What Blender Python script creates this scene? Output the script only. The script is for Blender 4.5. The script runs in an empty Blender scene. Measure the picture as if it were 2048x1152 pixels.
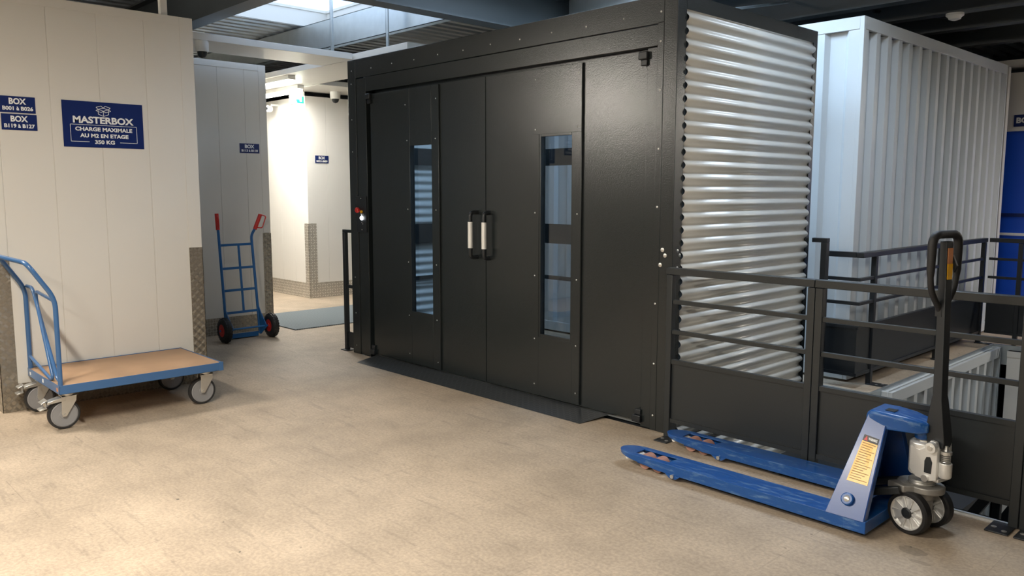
import bpy, bmesh, math, random
from mathutils import Matrix, Vector
random.seed(7)
sc = bpy.context.scene
col = sc.collection
PI = math.pi
R = math.radians

# ------------------------------------------------------------------ camera
P_, RO_, YA_ = R(6.793), R(0.063), R(-46.4)
cp, sp, cy_, sy_ = math.cos(P_), math.sin(P_), math.cos(YA_), math.sin(YA_)
fw = Vector((sy_*cp, cy_*cp, -sp)); rt = Vector((cy_, -sy_, 0)); up = rt.cross(fw)
rt2 = rt*math.cos(RO_) + up*math.sin(RO_); up2 = up*math.cos(RO_) - rt*math.sin(RO_)
cam_d = bpy.data.cameras.new('camera'); cam = bpy.data.objects.new('camera', cam_d); col.objects.link(cam)
cam_d.sensor_width = 36; cam_d.lens = 1626/2048*36; cam_d.clip_start = .02; cam_d.clip_end = 200
cam.matrix_world = Matrix(((rt2.x, up2.x, -fw.x, 0), (rt2.y, up2.y, -fw.y, 0), (rt2.z, up2.z, -fw.z, 1.58), (0, 0, 0, 1)))
sc.camera = cam

# ------------------------------------------------------------------ colour management, sky, daylight
vs = sc.view_settings
vs.view_transform = 'Standard'; vs.look = 'None'; vs.gamma = 1; vs.use_curve_mapping = False
vs.exposure = 0.27
w = bpy.data.worlds.new('sky'); sc.world = w; w.use_nodes = True
wn = w.node_tree.nodes; wl = w.node_tree.links; wn.clear()
wo = wn.new('ShaderNodeOutputWorld'); wb = wn.new('ShaderNodeBackground')
wt = wn.new('ShaderNodeTexCoord'); wz = wn.new('ShaderNodeTexNoise'); wz.inputs['Scale'].default_value = 2.4
wz.inputs['Detail'].default_value = 4
wr = wn.new('ShaderNodeValToRGB')
wr.color_ramp.elements[0].position = .38; wr.color_ramp.elements[0].color = (.30, .50, .85, 1)
wr.color_ramp.elements[1].position = .62; wr.color_ramp.elements[1].color = (.80, .90, 1.0, 1)
wl.new(wt.outputs['Generated'], wz.inputs['Vector']); wl.new(wz.outputs['Fac'], wr.inputs['Fac'])
wl.new(wr.outputs['Color'], wb.inputs['Color']); wb.inputs['Strength'].default_value = 2.3
wl.new(wb.outputs[0], wo.inputs[0])
LAMPS = []   # (name, centre, length along axis, axis, watts, colour, label) - the battens are built further down
WARM = (1.0, .92, .81); NEUT = (1.0, .97, .90)
# skylight daylight entering through the roof openings
def sky_portal(loc, sx, sy, watts, colr):
    l = bpy.data.lights.new('skylight_daylight', 'AREA'); l.shape = 'RECTANGLE'; l.size = sx; l.size_y = sy
    l.energy = watts; l.color = colr
    o = bpy.data.objects.new('skylight_daylight', l); col.objects.link(o); o.location = loc
    return o
sky_portal((-4.3, 5.45, 4.1), 2.2, 1.4, 135, (.55, .76, 1.0))
sky_portal((-2.0, 5.3, 4.1), .6, 1.6, 66, (.74, .86, 1.0))
sky_portal((1.1, 10.1, 4.1), 1.7, 1.0, 25, (.80, .90, 1.0))  # lamp above the added roof light over the far landing

# ------------------------------------------------------------------ materials
def newmat(n):
    m = bpy.data.materials.new(n); m.use_nodes = True
    return m, m.node_tree.nodes, m.node_tree.links, m.node_tree.nodes['Principled BSDF']
class NX:                       # small expression helper on shader math nodes
    def __init__(s, nt, sock): s.nt = nt; s.s = sock
    def _m(s, op, *a):
        n = s.nt.nodes.new('ShaderNodeMath'); n.operation = op
        for i, v in enumerate((s,)+a):
            if isinstance(v, NX): s.nt.links.new(v.s, n.inputs[i])
            else: n.inputs[i].default_value = v
        return NX(s.nt, n.outputs[0])
    def __add__(s, o): return s._m('ADD', o)
    def __sub__(s, o): return s._m('SUBTRACT', o)
    def __mul__(s, o): return s._m('MULTIPLY', o)
    def floor(s): return s._m('FLOOR')
    def frac(s): return s._m('FRACT')
    def abs(s): return s._m('ABSOLUTE')
    def lt(s, o): return s._m('LESS_THAN', o)
    def mod(s, o): return s._m('FLOORED_MODULO', o)
    def cos(s): return s._m('COSINE')
def plain(n, c, rough=.5, metal=0., bump=0., bscale=40., var=0., vscale=3., coat=0., spec=None, detail=3):
    m, N, L, B = newmat(n)
    B.inputs['Base Color'].default_value = (*c, 1); B.inputs['Roughness'].default_value = rough
    B.inputs['Metallic'].default_value = metal
    if coat: B.inputs['Coat Weight'].default_value = coat; B.inputs['Coat Roughness'].default_value = .15
    if spec is not None: B.inputs['Specular IOR Level'].default_value = spec
    tc = N.new('ShaderNodeTexCoord')
    if var:
        nz = N.new('ShaderNodeTexNoise'); nz.inputs['Scale'].default_value = vscale; nz.inputs['Detail'].default_value = 5
        mr = N.new('ShaderNodeMapRange'); mr.inputs['To Min'].default_value = 1-var; mr.inputs['To Max'].default_value = 1+var
        mx = N.new('ShaderNodeMix'); mx.data_type = 'RGBA'; mx.blend_type = 'MULTIPLY'; mx.inputs['Factor'].default_value = 1
        mx.inputs[6].default_value = (*c, 1)
        L.new(tc.outputs['Object'], nz.inputs['Vector']); L.new(nz.outputs['Fac'], mr.inputs['Value'])
        L.new(mr.outputs[0], mx.inputs[7]); L.new(mx.outputs[2], B.inputs['Base Color'])
    if bump:
        nb = N.new('ShaderNodeTexNoise'); nb.inputs['Scale'].default_value = bscale; nb.inputs['Detail'].default_value = detail
        bp = N.new('ShaderNodeBump'); bp.inputs['Strength'].default_value = bump; bp.inputs['Distance'].default_value = .002
        L.new(tc.outputs['Object'], nb.inputs['Vector']); L.new(nb.outputs['Fac'], bp.inputs['Height'])
        L.new(bp.outputs[0], B.inputs['Normal'])
    return m
def checker(n, c, axes, rough=.3, metal=1., s=.032, lug=(.70, .64, .54), strength=1., dirt=.25, nb=4, pl=.47, qw=.27):
    m, N, L, B = newmat(n); nt = m.node_tree
    tc = N.new('ShaderNodeTexCoord'); sx = N.new('ShaderNodeSeparateXYZ'); L.new(tc.outputs['Object'], sx.inputs[0])
    u = NX(nt, sx.outputs[axes[0]])*(1/s); v = NX(nt, sx.outputs[axes[1]])*(1/s)
    par = (u.floor()+v.floor()).mod(2.)*2.-1.
    fu = u.frac()-.5; fv = v.frac()-.5
    p = (fu+par*fv)*.7071; q = (fv-par*fu)*.7071
    mask = (p.abs()).lt(pl)*((q.abs()).lt(qw))
    bars = ((q*(PI*nb/qw)).cos()*(.5 if nb > 1 else 0.)+(.5 if nb > 1 else 1.))*mask
    bp = N.new('ShaderNodeBump'); bp.inputs['Strength'].default_value = strength; bp.inputs['Distance'].default_value = .004
    L.new(bars.s, bp.inputs['Height']); L.new(bp.outputs[0], B.inputs['Normal'])
    nz = N.new('ShaderNodeTexNoise'); nz.inputs['Scale'].default_value = 9; nz.inputs['Detail'].default_value = 4
    L.new(tc.outputs['Object'], nz.inputs['Vector'])
    dm = N.new('ShaderNodeMapRange'); dm.inputs['To Min'].default_value = 1-dirt; dm.inputs['To Max'].default_value = 1+dirt
    L.new(nz.outputs['Fac'], dm.inputs['Value'])
    m1 = N.new('ShaderNodeMix'); m1.data_type = 'RGBA'; m1.blend_type = 'MULTIPLY'; m1.inputs['Factor'].default_value = 1
    m1.inputs[6].default_value = (*c, 1); L.new(dm.outputs[0], m1.inputs[7])
    mx = N.new('ShaderNodeMix'); mx.data_type = 'RGBA'
    L.new(bars.s, mx.inputs['Factor']); L.new(m1.outputs[2], mx.inputs[6]); mx.inputs[7].default_value = (*lug, 1)  # bars also coloured lighter, a painted highlight on the raised metal
    L.new(mx.outputs[2], B.inputs['Base Color'])
    B.inputs['Roughness'].default_value = rough; B.inputs['Metallic'].default_value = metal
    return m
def emis(n, c, st):
    m, N, L, B = newmat(n)
    B.inputs['Base Color'].default_value = (*c, 1); B.inputs['Emission Color'].default_value = (*c, 1)
    B.inputs['Emission Strength'].default_value = st
    return m

def floor_mat():
    m, N, L, B = newmat('chipboard_floor'); nt = m.node_tree
    tc = N.new('ShaderNodeTexCoord')
    def noise(sc_, det, rg=.6):
        n = N.new('ShaderNodeTexNoise'); n.inputs['Scale'].default_value = sc_; n.inputs['Detail'].default_value = det
        n.inputs['Roughness'].default_value = rg
        L.new(tc.outputs['Object'], n.inputs['Vector']); return n
    n1 = noise(1.3, 6); n2 = noise(60, 3); n3 = noise(3.1, 8, .7)
    r = N.new('ShaderNodeValToRGB'); e = r.color_ramp.elements
    e[0].position = .34; e[0].color = (.37, .295, .215, 1); e[1].position = .66; e[1].color = (.50, .40, .295, 1)
    L.new(n1.outputs['Fac'], r.inputs['Fac'])
    r2 = N.new('ShaderNodeMapRange'); r2.inputs['From Min'].default_value = .35; r2.inputs['From Max'].default_value = .65
    r2.inputs['To Min'].default_value = .84; r2.inputs['To Max'].default_value = 1.1; L.new(n2.outputs['Fac'], r2.inputs['Value'])
    r3 = N.new('ShaderNodeMapRange'); r3.inputs['From Min'].default_value = .3; r3.inputs['From Max'].default_value = .7
    r3.inputs['To Min'].default_value = .86; r3.inputs['To Max'].default_value = 1.1; L.new(n3.outputs['Fac'], r3.inputs['Value'])
    def mul(a, b):
        x = N.new('ShaderNodeMix'); x.data_type = 'RGBA'; x.blend_type = 'MULTIPLY'; x.inputs['Factor'].default_value = 1
        L.new(a, x.inputs[6]); L.new(b, x.inputs[7]); return x.outputs[2]
    c = mul(mul(r.outputs['Color'], r2.outputs[0]), r3.outputs[0])
    # board joints: rows .675 wide across x, boards 2.05 long along y
    sx = N.new('ShaderNodeSeparateXYZ'); L.new(tc.outputs['Object'], sx.inputs[0])
    X = (NX(nt, sx.outputs[0])+4.347)*(1/.675); Y = NX(nt, sx.outputs[1])
    row = X.floor(); fx = X.frac(); fy = ((Y-.955)*(1/2.05)+(row+1.)*.37).frac()
    jx = fx.lt(.006); jy = fy.lt(.0018)
    j = (jx+jy)._m('MINIMUM', 1.)
    nj = noise(1.7, 2); jm = NX(nt, nj.outputs['Fac'])._m('SUBTRACT', .45)._m('MULTIPLY', 8.)
    jm = jm._m('MAXIMUM', 0.)._m('MINIMUM', 1.)
    sj = j*jm*.34
    # small dark chips and scuffs
    vo = N.new('ShaderNodeTexVoronoi'); vo.inputs['Scale'].default_value = 2.4; vo.inputs['Randomness'].default_value = 1
    wp = noise(7, 3); va = N.new('ShaderNodeVectorMath'); va.operation = 'ADD'
    vm = N.new('ShaderNodeVectorMath'); vm.operation = 'SCALE'; vm.inputs['Scale'].default_value = .06
    L.new(wp.outputs['Color'], vm.inputs[0]); L.new(tc.outputs['Object'], va.inputs[0]); L.new(vm.outputs[0], va.inputs[1])
    L.new(va.outputs[0], vo.inputs['Vector'])
    chip = NX(nt, vo.outputs['Distance']).lt(.026)*.8
    vo2 = N.new('ShaderNodeTexVoronoi'); vo2.inputs['Scale'].default_value = 5.3; L.new(va.outputs[0], vo2.inputs['Vector'])
    nk = noise(.9, 2); gate = NX(nt, nk.outputs['Fac'])._m('GREATER_THAN', .50)
    chip2 = NX(nt, vo2.outputs['Distance']).lt(.034)*gate*.6
    # long thin wear streaks
    ms = N.new('ShaderNodeMapping'); ms.inputs['Scale'].default_value = (1.2, 9, 1); ms.inputs['Rotation'].default_value = (0, 0, .5)
    L.new(tc.outputs['Object'], ms.inputs[0]); ns = N.new('ShaderNodeTexNoise'); ns.inputs['Scale'].default_value = 2.2; ns.inputs['Detail'].default_value = 7
    ns.inputs['Roughness'].default_value = .72; L.new(ms.outputs[0], ns.inputs['Vector'])
    wear = ((NX(nt, ns.outputs['Fac'])-.56)*3.)._m('MAXIMUM', 0.)._m('MINIMUM', .22)
    dark = (sj+chip+chip2+wear)._m('MINIMUM', 1.)
    # stain beside the jack wheel
    def blob(cx, cy, rx, ry, k):
        dx = (NX(nt, sx.outputs[0])-cx)*(1/rx); dy = (NX(nt, sx.outputs[1])-cy)*(1/ry)
        nn = NX(nt, wp.outputs['Fac'])*4.-2.
        d = dx*dx+dy*dy+nn
        return d.lt(1.)*k
    dark = (dark+blob(-1.26, 3.66, .06, .04, .40)+blob(-1.2, 3.56, .05, .02, .30))._m('MINIMUM', 1.)
    mx = N.new('ShaderNodeMix'); mx.data_type = 'RGBA'; L.new(dark.s, mx.inputs['Factor']); L.new(c, mx.inputs[6])
    mx.inputs[7].default_value = (.10, .085, .065, 1)
    L.new(mx.outputs[2], B.inputs['Base Color'])
    B.inputs['Roughness'].default_value = .62
    bp = N.new('ShaderNodeBump'); bp.inputs['Strength'].default_value = .35; bp.inputs['Distance'].default_value = .004
    nb = noise(22, 5); L.new(nb.outputs['Fac'], bp.inputs['Height']); L.new(bp.outputs[0], B.inputs['Normal'])
    return m

def grid_mat():                                  # woven entrance mat
    m, N, L, B = newmat('woven_mat'); nt = m.node_tree
    tc = N.new('ShaderNodeTexCoord'); sx = N.new('ShaderNodeSeparateXYZ'); L.new(tc.outputs['Object'], sx.inputs[0])
    a = (NX(nt, sx.outputs[0])*(1/.03)).frac().lt(.3); b = (NX(nt, sx.outputs[1])*(1/.03)).frac().lt(.3)
    g = (a+b)._m('MINIMUM', 1.)
    mx = N.new('ShaderNodeMix'); mx.data_type = 'RGBA'; L.new(g.s, mx.inputs['Factor'])
    mx.inputs[6].default_value = (.12, .14, .15, 1); mx.inputs[7].default_value = (.20, .235, .255, 1)
    L.new(mx.outputs[2], B.inputs['Base Color']); B.inputs['Roughness'].default_value = .85
    bp = N.new('ShaderNodeBump'); bp.inputs['Strength'].default_value = .6; L.new(g.s, bp.inputs['Height']); L.new(bp.outputs[0], B.inputs['Normal'])
    return m

def jack_paint():
    m, N, L, B = newmat('scuffed_blue_enamel'); nt = m.node_tree
    tc = N.new('ShaderNodeTexCoord')
    mp = N.new('ShaderNodeMapping'); mp.inputs['Scale'].default_value = (6, 26, 26); L.new(tc.outputs['Object'], mp.inputs[0])
    nz = N.new('ShaderNodeTexNoise'); nz.inputs['Scale'].default_value = 1.6; nz.inputs['Detail'].default_value = 8; nz.inputs['Roughness'].default_value = .7
    L.new(mp.outputs[0], nz.inputs['Vector'])
    r = N.new('ShaderNodeValToRGB'); e = r.color_ramp.elements
    e[0].position = .52; e[0].color = (.008, .075, .285, 1); e[1].position = .74; e[1].color = (.13, .24, .40, 1)
    L.new(nz.outputs['Fac'], r.inputs['Fac']); L.new(r.outputs['Color'], B.inputs['Base Color'])
    rr = N.new('ShaderNodeMapRange'); rr.inputs['From Min'].default_value = .5; rr.inputs['From Max'].default_value = .7
    rr.inputs['To Min'].default_value = .28; rr.inputs['To Max'].default_value = .6
    L.new(nz.outputs['Fac'], rr.inputs['Value']); L.new(rr.outputs[0], B.inputs['Roughness'])
    return m

M = dict(
 floor=floor_mat(),
 panel=plain('white_sandwich_panel', (.70, .675, .62), .38, bump=.05, bscale=25, var=.02),
 panel2=plain('white_corridor_panel', (.78, .76, .72), .4, bump=.05, bscale=25),
 steelwhite=plain('white_trim_steel', (.72, .70, .65), .35),
 anth=plain('anthracite_paint', (.014, .018, .019), .27, bump=.32, bscale=150, spec=.6, detail=1),
 anthflat=plain('anthracite_smooth_paint', (.020, .024, .026), .38),
 black=plain('black_paint', (.012, .015, .018), .42),
 slate=plain('slate_painted_steel', (.075, .095, .115), .6),
 beam=plain('dark_grey_beam_paint', (.050, .058, .062), .5, var=.12, vscale=2),
 galv=plain('galvanised_steel', (.52, .56, .57), .36, .75, bump=.1, bscale=12, var=.14, vscale=9),
 deck=plain('galvanised_roof_deck', (.58, .61, .63), .28, .7, var=.2, vscale=3),
 deckdark=plain('roof_edge_steel', (.2, .2, .19), .5, .4),
 corr=plain('light_grey_corrugated_steel', (.70, .70, .66), .28, 0., spec=.7),
 cont=plain('white_container_paint', (.60, .63, .64), .38, bump=.05, bscale=8),
 glass=None,
 zinc=plain('zinc_plated_steel', (.62, .62, .60), .3, .85, var=.1, vscale=20),
 chrome=plain('chrome', (.85, .85, .83), .12, 1),
 alum=plain('brushed_aluminium', (.85, .85, .83), .35, .6),
 satin=plain('satin_grip_metal', (.85, .85, .82), .4, .3),
 jackside=plain('clean_blue_enamel', (.010, .062, .25), .33, coat=.12),
 cast=plain('cast_aluminium', (.80, .80, .78), .38, .6, bump=.35, bscale=160),
 dkcast=plain('grey_cast_steel', (.30, .29, .27), .5, .6, bump=.3, bscale=90, var=.3, vscale=25),
 rubber=plain('black_rubber', (.012, .012, .013), .6, bump=.2, bscale=60),
 greyrub=plain('grey_rubber_tyre', (.022, .022, .023), .55),
 greyhub=plain('grey_plastic_wheel', (.26, .26, .265), .5),
 blue=plain('blue_powder_coat', (.045, .13, .30), .3, coat=.2),
 blue2=plain('bright_blue_powder_coat', (.01, .115, .33), .38),
 jack=jack_paint(),
 wood=plain('worn_plywood_deck', (.40, .245, .14), .55, var=.22, vscale=4, bump=.15, bscale=60),
 red=plain('red_plastic', (.55, .02, .015), .4),
 redhub=plain('red_painted_rim', (.45, .02, .015), .4),
 navy=plain('navy_sign_vinyl', (.008, .022, .125), .28),
 white=plain('white_sign_ink', (.85, .86, .85), .4),
 whitep=plain('white_plastic', (.78, .77, .73), .4),
 doorblue=plain('blue_roller_door_paint', (.008, .085, .62), .35),
 ink=plain('brown_print', (.30, .14, .01), .5),
 yellow=plain('yellow_sticker', (.85, .45, .015), .3),
 orange=plain('orange_sticker', (.62, .25, .10), .5),
 polyu=plain('polyurethane_roller', (.42, .22, .17), .55, var=.15, vscale=20),
 green=plain('green_sign', (.0, .22, .10), .4),
 mat=grid_mat(),
 concrete=plain('grey_concrete', (.30, .29, .27), .8, var=.15),
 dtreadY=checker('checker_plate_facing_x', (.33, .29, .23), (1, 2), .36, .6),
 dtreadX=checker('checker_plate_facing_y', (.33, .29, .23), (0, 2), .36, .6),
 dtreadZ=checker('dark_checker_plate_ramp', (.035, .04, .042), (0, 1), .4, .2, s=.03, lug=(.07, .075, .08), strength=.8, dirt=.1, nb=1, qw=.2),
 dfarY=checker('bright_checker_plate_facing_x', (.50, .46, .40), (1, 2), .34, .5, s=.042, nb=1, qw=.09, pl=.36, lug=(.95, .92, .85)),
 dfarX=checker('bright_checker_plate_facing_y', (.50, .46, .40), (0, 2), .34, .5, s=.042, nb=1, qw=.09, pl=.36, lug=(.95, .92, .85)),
 lamp=emis('lamp_diffuser', (1, .93, .82), 26),
 lampb=emis('corridor_lamp_diffuser', (1, .98, .90), 10),
 led=emis('white_key_light', (.9, .95, 1), 8),
)
g, N, L, B = newmat('clear_glass')
N.clear(); go = N.new('ShaderNodeOutputMaterial'); gg = N.new('ShaderNodeBsdfGlossy'); gt = N.new('ShaderNodeBsdfTransparent')
gf = N.new('ShaderNodeLayerWeight'); gf.inputs[0].default_value = .35; gm = N.new('ShaderNodeMixShader')
gt.inputs[0].default_value = (.62, .67, .71, 1); gg.inputs['Roughness'].default_value = .02
ga = N.new('ShaderNodeMath'); ga.operation = 'MULTIPLY_ADD'; ga.inputs[1].default_value = .16; ga.inputs[2].default_value = .03
L.new(gf.outputs['Facing'], ga.inputs[0]); L.new(ga.outputs[0], gm.inputs[0]); L.new(gt.outputs[0], gm.inputs[1]); L.new(gg.outputs[0], gm.inputs[2]); L.new(gm.outputs[0], go.inputs[0])
M['glass'] = g

# ------------------------------------------------------------------ helpers
OFF = {}
def root_off(o):
    return OFF.get(o.name, Vector((0, 0, 0))) if o else Vector((0, 0, 0))
def tag(o, label=None, cat=None, group=None, kind=None):
    if label: o['label'] = label
    if cat: o['category'] = cat
    if group: o['group'] = group
    if kind: o['kind'] = kind
    return o
def thing(name, label, cat, loc, group=None):
    o = bpy.data.objects.new(name, None); col.objects.link(o); o.location = loc; o.empty_display_size = .1
    OFF[o.name] = Vector(loc)
    return tag(o, label, cat, group)
class MB:
    def __init__(s, T=None): s.v = []; s.f = []; s.T = T or Matrix()
    def add(s, vs_, fs):
        b = len(s.v); s.v += [s.T @ Vector(v) for v in vs_]; s.f += [tuple(b+i for i in f) for f in fs]; return s
    def box(s, x0, x1, y0, y1, z0, z1):
        v = [(x, y, z) for x in (x0, x1) for y in (y0, y1) for z in (z0, z1)]
        return s.add(v, [(0, 1, 3, 2), (4, 6, 7, 5), (0, 4, 5, 1), (2, 3, 7, 6), (0, 2, 6, 4), (1, 5, 7, 3)])
    def obox(s, c, ax, ay, az, hx, hy, hz):      # oriented box
        c, ax, ay, az = Vector(c), Vector(ax).normalized(), Vector(ay).normalized(), Vector(az).normalized()
        v = [c+ax*hx*i+ay*hy*j+az*hz*k for i in (-1, 1) for j in (-1, 1) for k in (-1, 1)]
        return s.add(v, [(0, 1, 3, 2), (4, 6, 7, 5), (0, 4, 5, 1), (2, 3, 7, 6), (0, 2, 6, 4), (1, 5, 7, 3)])
    def bar(s, p0, p1, w_, h_, upv=(0, 0, 1)):
        p0, p1 = Vector(p0), Vector(p1); d = (p1-p0); u = Vector(upv)
        if abs(d.normalized().dot(u)) > .99: u = Vector((1, 0, 0))
        a = d.cross(u).normalized(); b = a.cross(d).normalized()
        return s.obox((p0+p1)/2, d, a, b, d.length/2, w_/2, h_/2)
    def prism(s, pts, off):                       # polygon pts (3D, planar) extruded by vector off
        n = len(pts); off = Vector(off); v = [Vector(p) for p in pts]+[Vector(p)+off for p in pts]
        return s.add(v, [tuple(range(n)), tuple(range(2*n-1, n-1, -1))]+[(i, (i+1) % n, n+(i+1) % n, n+i) for i in range(n)])
    def loft(s, rings, closed=True, caps=True):
        n = len(rings[0]); v = [p for r in rings for p in r]; f = []
        for i in range(len(rings)-1):
            for j in range(n if closed else n-1):
                k = (j+1) % n; f.append((i*n+j, i*n+k, (i+1)*n+k, (i+1)*n+j))
        if caps and closed: f += [tuple(range(n-1, -1, -1)), tuple((len(rings)-1)*n+j for j in range(n))]
        return s.add(v, f)
    def tube(s, pts, r, n=12):
        pts = [Vector(p) for p in pts]; rings = []; prev = None
        rr = r if isinstance(r, (list, tuple)) else [r]*len(pts)
        for i, p in enumerate(pts):
            d = (pts[min(i+1, len(pts)-1)]-pts[max(i-1, 0)]).normalized()
            if prev is None:
                a = d.cross(Vector((0, 0, 1)) if abs(d.z) < .9 else Vector((1, 0, 0))).normalized()
            else: a = (prev-d*prev.dot(d)).normalized()
            prev = a; b = d.cross(a)
            rings.append([p+(a*math.cos(2*PI*k/n)+b*math.sin(2*PI*k/n))*rr[i] for k in range(n)])
        return s.loft(rings)
    def cyl(s, p0, p1, r, r1=None, n=20): return s.tube([p0, p1], [r, r if r1 is None else r1], n)
    def lathe(s, c, axis, prof, n=40, closed=False):            # prof: (distance along axis, radius)
        c = Vector(c); d = Vector(axis).normalized()
        a = d.cross(Vector((0, 0, 1)) if abs(d.z) < .9 else Vector((1, 0, 0))).normalized(); b = d.cross(a)
        rings = [[c+d*h+(a*math.cos(2*PI*k/n)+b*math.sin(2*PI*k/n))*max(r, 1e-4) for k in range(n)] for h, r in prof]
        if closed: rings.append(rings[0])
        return s.loft(rings, caps=not closed)
    def sheet(s, pts0, off, th=None):             # open strip pts0 swept by off
        off = Vector(off); v = [Vector(p) for p in pts0]+[Vector(p)+off for p in pts0]; n = len(pts0)
        return s.add(v, [(i, i+1, n+i+1, n+i) for i in range(n-1)])
    def build(s, name, mat, parent=None, smooth=False, bevel=0., solid=0., seg=2):
        off = root_off(parent); me = bpy.data.meshes.new(name)
        me.from_pydata([v-off for v in s.v], [], s.f)
        bm = bmesh.new(); bm.from_mesh(me)
        if not solid: bmesh.ops.recalc_face_normals(bm, faces=bm.faces)
        bm.to_mesh(me); bm.free()
        me.materials.append(mat if not isinstance(mat, str) else M[mat])
        o = bpy.data.objects.new(name, me); col.objects.link(o)
        if parent: o.parent = parent; OFF[o.name] = off
        if solid:
            md = o.modifiers.new('solid', 'SOLIDIFY'); md.thickness = solid
        if bevel:
            md = o.modifiers.new('bevel', 'BEVEL'); md.width = bevel; md.segments = seg; md.limit_method = 'ANGLE'; md.angle_limit = R(40)
            smooth = True
        if smooth:
            for p in me.polygons: p.use_smooth = True
            es = [e for e in me.edges]
            me.set_sharp_from_angle(angle=R(35))
        return o
def arc(pts, r, n=6):                             # round the corners of a polyline
    pts = [Vector(p) for p in pts]; out = [pts[0]]
    for i in range(1, len(pts)-1):
        a, b, c = pts[i-1], pts[i], pts[i+1]
        d0 = (a-b).normalized(); d1 = (c-b).normalized()
        rr = min(r, (a-b).length*.48, (c-b).length*.48)
        p0 = b+d0*rr; p1 = b+d1*rr
        for k in range(n+1):
            t = k/n; out.append(p0*(1-t)**2+b*2*t*(1-t)+p1*t*t)
    return out+[pts[-1]]
def text(s, size, mat, parent, origin, xdir, ydir, bold=.0, width=None, name='lettering', thick=.0006, sub=None):
    cu = bpy.data.curves.new('t', 'FONT'); cu.body = s; cu.size = size; cu.align_x = 'CENTER'; cu.align_y = 'CENTER'
    cu.offset = bold*size; cu.extrude = thick; cu.resolution_u = 3
    to = bpy.data.objects.new('t', cu); col.objects.link(to)
    dg = bpy.context.evaluated_depsgraph_get(); dg.update()
    me = bpy.data.meshes.new_from_object(to.evaluated_get(dg)); bpy.data.objects.remove(to); bpy.data.curves.remove(cu)
    xs = [v.co.x for v in me.vertices]; w0 = max(xs)-min(xs); k = (width/w0) if width else 1
    X, Y = Vector(xdir).normalized(), Vector(ydir).normalized(); Z = X.cross(Y); O = Vector(origin)-root_off(parent)
    mid = (max(xs)+min(xs))/2
    for v in me.vertices:
        c = v.co.copy(); v.co = O+X*(c.x-mid)*k+Y*c.y+Z*c.z
    me.materials.clear(); me.materials.append(M[mat]); me.name = name
    o = bpy.data.objects.new(name, me); col.objects.link(o); o.parent = parent; OFF[o.name] = root_off(parent)
    return o
def structure(o): o['kind'] = 'structure'; return o
SCREW = None
def screws(parent, pts, n, mat='zinc', r=.0055, name='screw'):   # domed screw heads; copies share one mesh
    n = Vector(n); off = root_off(parent); me = None
    for p in pts:
        if me is None:
            m = MB().lathe((0, 0, 0), n, [(-.001, r), (.0015, r), (.0035, r*.6), (.0042, .0005)], 10)
            o0 = m.build(name, mat, None, smooth=True); me = o0.data; o = o0
        else:
            o = bpy.data.objects.new(name, me); col.objects.link(o)
        o.parent = parent; o.location = Vector(p)-off; OFF[o.name] = off

# ------------------------------------------------------------------ the shell
WA = -6.60           # face of the near storage boxes on the left
YL = 4.31            # front of the goods lift
# floors
f = MB()
f.box(-16, -3.04, -5, YL, -.2, 0).box(-3.04, 6, -5, 4.30, -.2, 0)
f.box(-16, -6.79, YL, 14, -.2, 0)
f.box(-6.79, -2.60, 6.36, 14, -.2, 0).box(-2.60, 6, 9.42, 14, -.2, 0)
structure(f.build('floor', 'floor'))
e = MB(); e.box(-3.04, 6, 4.30, 4.312, -.06, .006).box(-3.04, 6, 4.285, 4.312, .0, .006)
e.box(-3.0, -2.585, 6.335, 6.36, -.2, .004); e.box(-2.60, -2.585, 6.36, 9.42, -.2, .004); e.box(-2.6, 6, 9.40, 9.42, -.2, .004)
structure(e.build('trim_1', 'galv'))
lf = MB().box(-8, 8, 2, 14, -3.0, -2.9)
structure(lf.build('floor', 'concrete'))
# outer enclosure
structure(MB().box(-16.1, -16, -5, 14, -.2, 4.2).build('wall_left', 'slate'))
structure(MB().box(-16.1, 8.1, 14, 14.1, -3, 4.2).build('wall_back', 'slate'))
structure(MB().box(8, 8.1, -5, 14, -3, 4.2).build('wall_right', 'slate'))
structure(MB().box(6, 8, -5, 14, -3, -.2).build('wall_lower', 'slate'))
structure(MB().box(-16.1, 8.1, -5.1, -5, -.2, 4.2).build('wall_front', 'panel'))
structure(MB().box(-8.1, -8, 4, 14, -3, -.2).box(-8, 6, 4.1, 4.2, -3, -.2).build('wall_lower', 'slate'))
# roof deck with two skylight openings; ribs run along y
def deck(x0, x1, y0, y1):
    pr = []; x = x0; pit = .19
    while x < x1-1e-4:
        for dx, dz in ((0, 0), (.075, 0), (.095, .055), (.17, .055), (.19, 0)):
            if x+dx <= x1+1e-4: pr.append((x+dx, dz))
        x += pit
    pp = []
    for p in pr:
        if not pp or p != pp[-1]: pp.append(p)
    return [(a, y0, 3.60+b) for a, b in pp], (0, y1-y0, 0)
S1 = (-9.27, -6.45, 3.62, 5.60); S2 = (-5.45, -3.12, 4.72, 6.20); S3 = (.2, 2.0, 9.6, 10.7); S4 = (-2.35, -1.65, 4.45, 6.20)
DECK = ((-16, 8, -5, S1[2]), (-16, S1[0], S1[2], S1[3]), (S1[1], 8, S1[2], S4[2]), (S1[1], S4[0], S4[2], S2[2]), (S4[1], 8, S4[2], S4[3]), (S1[1], S2[0], S2[2], S1[3]), (S2[1], S4[0], S2[2], S2[3]),
        (-16, S2[0], S1[3], S2[3]), (-16, 8, S2[3], S3[2]),
        (-16, S3[0], S3[2], S3[3]), (S3[1], 8, S3[2], S3[3]), (-16, 8, S3[3], 14))
d = MB()
for q_ in DECK: d.sheet(*deck(*q_))
o = d.build('ceiling', 'deck', solid=.006); structure(o)
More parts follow.
